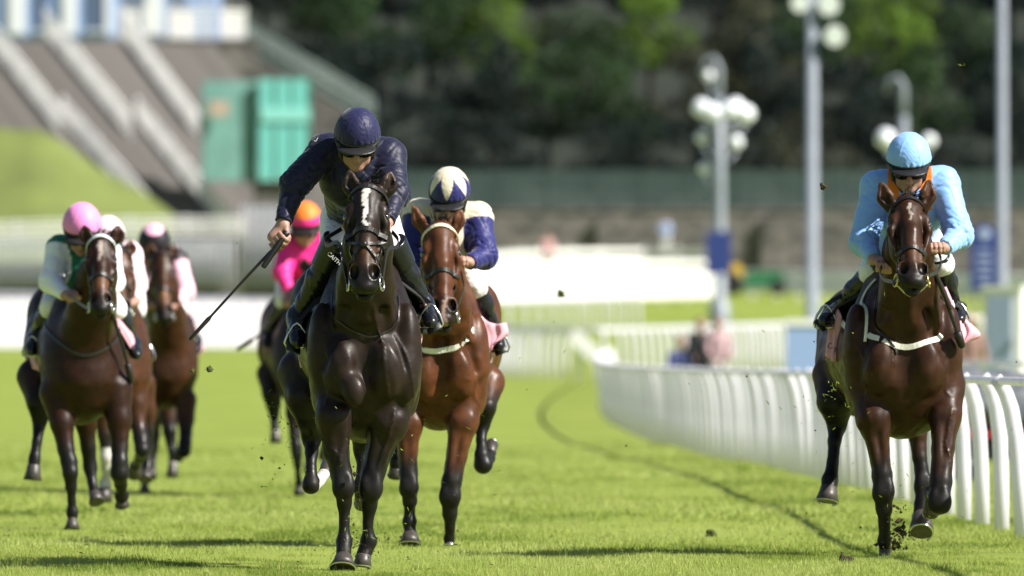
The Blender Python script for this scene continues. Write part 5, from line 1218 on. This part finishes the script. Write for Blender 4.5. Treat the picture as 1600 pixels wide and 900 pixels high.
# 3 ---- bright bay behind the leader
M_beads = mat('cream beaded band', (.70, .62, .46), rough=.5, var=.5, scale=160)
S = dict(poll=(686, 352, -.50), muz=(694, 512, -.80), eye=34, yaw=.05, earL=((665, 360), (644, 322)), earR=((710, 358), (721, 328)), nostril=1.05, ear=.036,
    nose=.325, brow_mat=M_beads, fore_dir=(-.1, -.3, .9), blaze=(.49, .62, .010, .016, V(.26, .17, .14)),
    neck=[(688, 376, -.34, 25), (690, 432, -.22, 33), (693, 482, -.1, 40), (691, 532, .02, 50)],
    fore=[(690, 440, .32, 37), (690, 490, .26, 53), (690, 530, .20, 65), (690, 568, .16, 69), (690, 600, .14, 64), (688, 622, .15, 48), (684, 644, .20, 25)],
    hip=[(717, 492, 1.45, 68), (714, 548, 1.40, 71)],
    legs={'fl': dict(p=[(642, 618, .06, 28), (638, 665, .0, 21), (637, 705, .0, 15.5), (638, 742, -.03, 13.5), (639, 763, -.05, 15.5), (640, 783, -.03, 11), (640, 798, .0, 8.8), (640, 815, .0, 11.5), (640, 827, 0, 9), (641, 834, -.02, 12)], hoof=(641, 851, -.04, 18)),
          'fr': dict(p=[(730, 612, .06, 30), (723, 660, .0, 23), (714, 710, 0, 16), (706, 752, -.05, 14.5), (703, 777, -.06, 17.5), (703, 802, -.05, 11.5), (703, 825, -.03, 8.5), (702, 842, 0, 9), (702, 848, .01, 8.5)], hoof=(702, 854, .0, 9)),
          'hr': dict(k=3, p=[(762, 598, 1.1, 28), (757, 636, .96, 17), (755, 650, .98, 14), (753, 663, 1.0, 13), (752, 688, .95, 8), (753, 712, .92, 12), (755, 726, .92, 15), (763, 716, 1.0, 11), (766, 708, 1.06, 10)], hoof=(768, 697, 1.12, 10)),
          'hl': dict(k=3, p=[(650, 600, 1.1, 38), (638, 650, 1.1, 22), (632, 675, 1.15, 16), (628, 690, 1.2, 13), (624, 706, 1.15, 9), (620, 722, 1.1, 12), (619, 730, 1.1, 11)], hoof=(618, 742, 1.12, 13))},
    veins=[[(700, 590, -.1), (730, 600, -.05), (740, 630, 0)]],
    girths=[('breast_girth', [(630, 536, .2), (655, 551, -.05), (690, 552, -.15), (715, 536, -.05), (738, 512, .1), (746, 500, .3)], .030, M_web)],
    reins=[('R', [(716, 475, -.72), (724, 450, -.5), (720, 425, -.35)]), ('L', [(672, 476, -.7), (662, 450, -.5), (658, 430, -.35)])],
    sheets=[('saddle_pad', [[(728, 440, .32), (734, 436, .55), (740, 434, .85)], [(740, 490, .34), (748, 486, .58), (754, 482, .86)], [(750, 540, .42), (757, 538, .62), (762, 530, .86)]], M_pad, .014, .003),
            ('saddle_cloth', [[(720, 455, .25), (725, 452, .27), (730, 450, .30)], [(738, 496, .30), (744, 494, .33), (750, 490, .38)], [(756, 545, .38), (762, 540, .46), (766, 536, .56)], [(758, 572, .40), (764, 572, .46), (768, 566, .56)]], M_pink, .006, .004),
            ('saddle_cloth', [[(746, 488, .26), (762, 502, .27), (776, 506, .30), (791, 504, .36)], [(752, 522, .26), (766, 524, .28), (780, 522, .30), (793, 520, .36)], [(760, 556, .28), (766, 548, .28), (774, 538, .30), (784, 530, .34)]], M_pink, .006, .014)])
hs3, c3, sd3 = horse('bright bay racehorse with a beaded browband, half hidden behind the dark leader', 695, 851, S, (.125, .046, .018), .009, True, 51)
CR, NV = V(.66, .59, .45), V(.020, .022, .125)
def cap3(ph, u, s, w):
    C = np.tile(CR, (len(ph), 1)); z = (ph / (math.pi / 3)) % 1.0; z = np.abs(z - .5) * 2       # 0 mid-panel, 1 on the seams
    el = np.degrees(np.arctan2(u - .012, np.hypot(s, w + .012)))
    C[el < 6 + 54 * (1 - z)] = NV; return C
J = dict(hs=1.10, pitch=30, rim=4, roll=-.02, silk=tuple(CR), sleeve=tuple(NV), capcol=cap3, cap=(1, 1, 1), rodL=(1, -.1, 0), rodR=(-1, -.1, 0), yaw=-.1,
    j=dict(head=(702, 305, -.08), SL=(655, 336, .10), SR=(745, 340, .10), EL=(640, 396, -.02), ER=(757, 400, -.02), WL=(660, 424, -.2), WR=(732, 410, -.18), GL=(670, 432, -.26), GR=(720, 409, -.24),
           PV=(705, 400, .68), KL=(668, 450, .34), KR=(742, 446, .36), AL=(650, 520, .52), AR=(768, 512, .52), TL=(645, 540, .36), TR=(778, 536, .38)), breech_mat=M_white)
jk3 = jockey('jockey in cream body and navy sleeves with cream and navy cap', c3, J, .0066, True, 61)
whip('black whip pointing down the shoulder of the bright bay horse', [V(*c3.loc) + c3.P(718, 430, -.2), V(*c3.loc) + c3.P(730, 470, .0), V(*c3.loc) + c3.P(748, 520, .08), V(*c3.loc) + c3.P(764, 562, .12)], .008, .013)
stirrup(sd3, c3, (779, 541, .40), (735, 450, .5))

# 4 ---- bay with white browband at the left
M_pale = mat('white browband', (.72, .74, .78), rough=.5)
far = dict(hero=False)
S = dict(place(T1, 132, 826, .90), neck=[(157, 398, -.34, 23), (152, 432, -.22, 29), (145, 472, -.1, 35), (135, 514, .02, 43)], poll=(158, 372, -.48), muz=(157, 493, -.80), eye=27.5, earL=((141, 378), (130, 352)), earR=((178, 377), (186, 352)), brow_mat=M_pale,
    blaze=(.10, .24, .016, .010, V(.34, .28, .25)), tan=1.6,
    legs={'fl': dict(p=[(90, 615, .08, 29), (97, 660, .02, 18), (103, 702, -.02, 13), (108, 722, -.04, 12), (110, 739, -.06, 13.5), (111, 760, -.05, 9), (112, 783, -.03, 7), (113, 801, -.02, 10), (113, 811, -.03, 8)], hoof=(113, 827, -.04, 13)),
          'fr': dict(p=[(180, 608, .10, 28), (186, 655, .06, 19), (187, 700, .03, 13), (187, 722, .0, 12), (187, 739, .0, 16), (189, 758, .08, 10), (190, 766, .12, 8), (190, 775, .16, 12), (190, 779, .18, 9)], hoof=(191, 788, .20, 12)),
          'hl': dict(k=3, p=[(58, 590, 1.1, 33), (62, 628, 1.0, 20), (63, 645, 1.02, 15), (62, 658, 1.03, 13), (58, 690, .98, 8), (54, 716, .95, 10), (53, 728, .94, 11)], hoof=(51, 750, .94, 15)),
          'hr': dict(k=3, p=[(128, 600, 1.1, 30), (134, 660, 1.1, 16), (138, 700, 1.12, 11), (141, 730, 1.14, 12.5), (144, 755, 1.1, 7.5), (148, 772, 1.06, 10)], hoof=(152, 787, 1.02, 13))},
    girths=[('breast_girth', [(80, 505, .3), (105, 540, .0), (132, 560, -.15), (165, 540, .0), (180, 515, .2)], .02, M_leather)],
    reins=[('L', [(130, 478, -.6), (112, 465, -.35), (108, 462, -.25)]), ('R', [(180, 478, -.6), (182, 470, -.3)])],
    sheets=[('saddle_pad', [[(100, 448, .30), (90, 446, .55), (84, 446, .85)], [(76, 492, .34), (66, 490, .58), (58, 486, .86)], [(64, 532, .40), (54, 532, .62), (46, 524, .86)]], M_pad, .014, .004),
            ('saddle_cloth', [[(56, 528, .44), (48, 526, .56), (42, 520, .7)], [(60, 556, .44), (50, 555, .56), (44, 548, .7)], [(60, 580, .44), (52, 575, .56), (48, 566, .7)]], M_pink, .006, .008),
            ('saddle_cloth', [[(172, 490, .25), (178, 488, .3), (184, 486, .4)], [(190, 520, .3), (198, 518, .35), (206, 514, .45)], [(208, 552, .4), (214, 548, .45), (216, 544, .55)]], M_pink, .006, .006)])
hs4, c4, sd4 = horse('bay racehorse with a white browband at the far left of the field', 132, 826, S, (.036, .0135, .0065), .014, False, 71)
J = dict(hs=1.14, pitch=32, su=.02, silk=(.012, .15, .095), sleeve=(.78, .80, .88), cap=(.80, .26, .58), tw=.95,
    j=dict(head=(128, 358, -.06), SL=(94, 390, .10), SR=(166, 392, .10), EL=(80, 440, -.02), ER=(176, 440, -.02), WL=(103, 462, -.18), WR=(168, 462, -.18), GL=(113, 464, -.24), GR=(160, 466, -.24),
           PV=(125, 440, .7), KL=(80, 480, .34), KR=(180, 482, .34), AL=(56, 526, .52), AR=(206, 535, .52), TL=(50, 545, .38), TR=(212, 552, .38)))
jk4 = jockey('jockey in green body with white sleeves and bright pink cap', c4, J, .011, False, 81)
whip('black whip hanging down beside the shoulder of the white-browband bay', [V(*c4.loc) + c4.P(168, 470, -.2), V(*c4.loc) + c4.P(182, 510, -.1), V(*c4.loc) + c4.P(196, 555, .0), V(*c4.loc) + c4.P(206, 598, .05)], .008, .012)
stirrup(sd4, c4, (50, 549, .40), (95, 470, .5))

# 5 ---- horse hidden behind number 4
S = dict(place(T1, 176, 800), neck=[(186, 414, -.34, 20), (184, 445, -.22, 26), (180, 478, -.1, 31), (177, 520, .02, 38)], poll=(186, 392, -.48), muz=(190, 500, -.78), eye=25, earL=((172, 396), (164, 372)), earR=((200, 396), (204, 376)),
    legs={'fl': dict(p=[(150, 598, .08, 24), (160, 645, .02, 16), (164, 680, 0, 11), (166, 700, 0, 9), (166, 716, -.02, 10.5), (166, 730, .0, 8), (166, 745, .02, 6.5), (164, 757, .03, 10), (163, 766, .02, 11)], hoof=(163, 784, .0, 13), white=[(3, 5), (6, 8)]),
          'fr': dict(p=[(210, 594, .08, 24), (212, 630, .04, 17), (216, 665, 0, 12), (220, 685, -.05, 11), (222, 703, -.1, 12.5), (219, 714, .0, 9), (215, 722, .1, 7), (212, 727, .2, 10)], hoof=(210, 738, .26, 12)),
          'hl': dict(k=3, p=[(80, 640, 1.0, 12), (78, 660, 1.0, 10), (78, 680, 1.0, 9), (76, 700, 1.0, 9), (74, 715, 1.0, 7), (70, 730, 1.0, 10), (68, 740, 1.0, 10)], hoof=(67, 757, 1.0, 12), white=[(5, 6)]),
          'hr': dict(k=3, p=[(222, 600, 1.1, 22), (226, 640, 1.1, 16), (228, 670, 1.12, 11), (230, 700, 1.14, 11), (230, 725, 1.1, 7), (228, 740, 1.06, 9)], hoof=(227, 752, 1.02, 11))},
    sheets=[('saddle_pad', [[(200, 468, .30), (204, 466, .55), (208, 464, .85)], [(210, 520, .34), (218, 515, .58), (222, 510, .86)]], M_pad, .014, .004)])
S['legs'].pop('hl')
hs5, c5, sd5 = horse('light bay racehorse with a white front sock, hidden behind the white-browband bay', 176, 800, S, (.085, .033, .014), .015, False, 91)
J = dict(hs=1.12, pitch=30, silk=(.84, .64, .74), cap=(.88, .62, .74), tw=.95,
    j=dict(head=(168, 374, -.06), SL=(146, 400, .10), SR=(202, 398, .10), EL=(140, 450, -.02), ER=(213, 445, -.02), WL=(160, 470, -.18), WR=(212, 472, -.18), GL=(168, 474, -.24), GR=(203, 476, -.24),
           PV=(180, 445, .7), KL=(150, 480, .34), KR=(212, 482, .34), AL=(140, 530, .52), AR=(222, 538, .52), TL=(136, 545, .38), TR=(228, 552, .38)))
jk5 = jockey('jockey in pale pink silks and cap, mostly hidden behind the green and white jockey', c5, J, .012, False, 101)
stirrup(sd5, c5, (228, 556, .40), (206, 480, .5))

# 6 ---- black cap
S = dict(place(T1, 264, 768, .86), neck=[(254, 418, -.34, 17), (256, 450, -.22, 22), (259, 486, -.1, 26), (263, 525, .02, 32)], poll=(253, 396, -.48), muz=(257, 507, -.78), eye=21, earL=((240, 402), (233, 378)), earR=((266, 402), (272, 380)), tan=2.2,
    legs={'fl': dict(p=[(234, 625, .08, 19), (230, 665, .03, 13), (228, 690, 0, 9.5), (227, 705, -.03, 9), (226, 718, -.04, 10), (226, 732, -.02, 7), (226, 744, 0, 5.5), (226, 752, 0, 7.5), (226, 757, -.01, 6)], hoof=(226, 769, -.02, 10)),
          'fr': dict(p=[(290, 625, .08, 18), (290, 655, .03, 13), (290, 680, -.05, 10), (289, 692, -.12, 9.5), (288, 705, -.16, 11.5), (285, 700, -.05, 7), (282, 698, .05, 5.5), (280, 703, .15, 7)], hoof=(279, 714, .2, 9)),
          'hr': dict(k=3, p=[(262, 620, 1.0, 22), (263, 650, .95, 14), (265, 675, .9, 10), (267, 690, .9, 9.5), (269, 708, .85, 6), (270, 722, .8, 8), (270, 728, .8, 8)], hoof=(269, 746, .78, 10), white=[(5, 5)]),
          'hl': dict(k=3, p=[(236, 610, 1.1, 24), (238, 650, 1.1, 14), (240, 680, 1.1, 10), (240, 700, 1.12, 9), (238, 720, 1.1, 6), (237, 735, 1.05, 8)], hoof=(236, 748, 1.0, 9))},
    sheets=[('saddle_cloth', [[(285, 478, .3), (289, 476, .4), (292, 474, .5)], [(296, 520, .36), (303, 515, .48), (306, 508, .6)], [(300, 552, .42), (312, 555, .52), (318, 545, .64)]], M_pink, .006, .01)])
hs6, c6, sd6 = horse('dark bay racehorse ridden by the black-capped jockey, second group on the left', 264, 768, S, (.066, .027, .0125), .017, False, 111)
def cap6(ph, u, s, w):
    C = np.tile(V(.016, .013, .018), (len(ph), 1)); C[u > .120] = V(.86, .44, .62); return C
J = dict(hs=1.22, pitch=34, silk=(.020, .015, .022), sleeve=(.86, .52, .66), capcol=cap6, cap=(0, 0, 0),
    j=dict(head=(241, 384, -.04), SL=(218, 412, .10), SR=(276, 406, .10), EL=(212, 450, -.02), ER=(290, 455, -.02), WL=(226, 474, -.18), WR=(276, 474, -.18), GL=(236, 478, -.24), GR=(268, 480, -.24),
           PV=(250, 445, .7), KL=(220, 485, .34), KR=(280, 485, .34), AL=(208, 525, .52), AR=(304, 530, .52), TL=(204, 540, .38), TR=(308, 545, .38)))
jk6 = jockey('jockey with pink sleeves and a black cap topped with a pink patch', c6, J, .013, False, 121)

# 7 ---- magenta
S = dict(place(T1, 486, 772, 1.0), neck=[(492, 440, -.34, 18), (491, 470, -.22, 23), (489, 500, -.1, 27), (487, 530, .02, 33)], poll=(492, 418, -.48), muz=(494, 520, -.78), eye=22, earL=((480, 424), (474, 402)), earR=((504, 424), (510, 402)),
    legs={'fl': dict(p=[(463, 605, .08, 20), (460, 645, .02, 13), (461, 680, -.02, 9), (463, 698, -.04, 8.5), (464, 710, -.05, 9.5), (465, 725, -.04, 6.5), (466, 742, -.02, 5), (467, 755, 0, 7), (467, 761, 0, 6)], hoof=(467, 773, -.02, 10)),
          'fr': dict(p=[(508, 605, .08, 20), (510, 645, .02, 13), (512, 680, -.05, 10), (513, 692, -.12, 9), (514, 702, -.16, 11), (511, 698, -.05, 7), (508, 696, .05, 5.5), (506, 701, .15, 7)], hoof=(505, 712, .2, 9)),
          'hl': dict(k=3, p=[(424, 585, 1.1, 24), (425, 615, 1.0, 15), (427, 632, 1.02, 11), (428, 645, 1.03, 10), (429, 660, .98, 6.5), (430, 672, .95, 8), (430, 677, .95, 8)], hoof=(431, 692, .94, 10), white=[(5, 6)]),
          'hr': dict(k=3, p=[(480, 600, 1.1, 24), (482, 640, 1.1, 14), (484, 670, 1.1, 10), (485, 690, 1.12, 9), (484, 710, 1.1, 6), (483, 725, 1.05, 8)], hoof=(482, 738, 1.0, 9))},
    sheets=[('saddle_pad', [[(450, 480, .30), (444, 478, .55), (440, 478, .85)], [(436, 520, .34), (428, 515, .58), (422, 510, .86)]], M_pad, .014, .004)])
hs7, c7, sd7 = horse('blackish racehorse behind the leader\'s hindquarters, under the magenta jockey', 486, 772, S, (.030, .016, .013), .017, False, 131)
MG = V(.86, .030, .27)
def cap7(ph, u, s, w):
    C = np.tile(MG, (len(ph), 1)); C[(u > .075) & (s > -.07)] = V(.90, .20, .03); return C
J = dict(hs=1.20, pitch=26, silk=tuple(MG), capcol=cap7, cap=(0, 0, 0), rodL=(.8, 0, .6),
    j=dict(head=(477, 350, -.04), SL=(452, 382, .10), SR=(503, 382, .10), EL=(441, 425, -.02), ER=(513, 425, -.02), WL=(452, 458, -.14), WR=(500, 455, -.18), GL=(450, 474, -.2), GR=(494, 462, -.24),
           PV=(472, 428, .7), KL=(444, 468, .34), KR=(512, 470, .34), AL=(420, 520, .52), AR=(530, 520, .52), TL=(416, 535, .38), TR=(534, 535, .38)))
jk7 = jockey('jockey in magenta silks with an orange and magenta cap', c7, J, .013, False, 141)
whip('dark whip sticking out beside the blackish horse\'s quarters', [V(*c7.loc) + c7.P(452, 470, -.18), V(*c7.loc) + c7.P(430, 498, .0), V(*c7.loc) + c7.P(404, 524, .2), V(*c7.loc) + c7.P(370, 546, .3)], .012, .010)
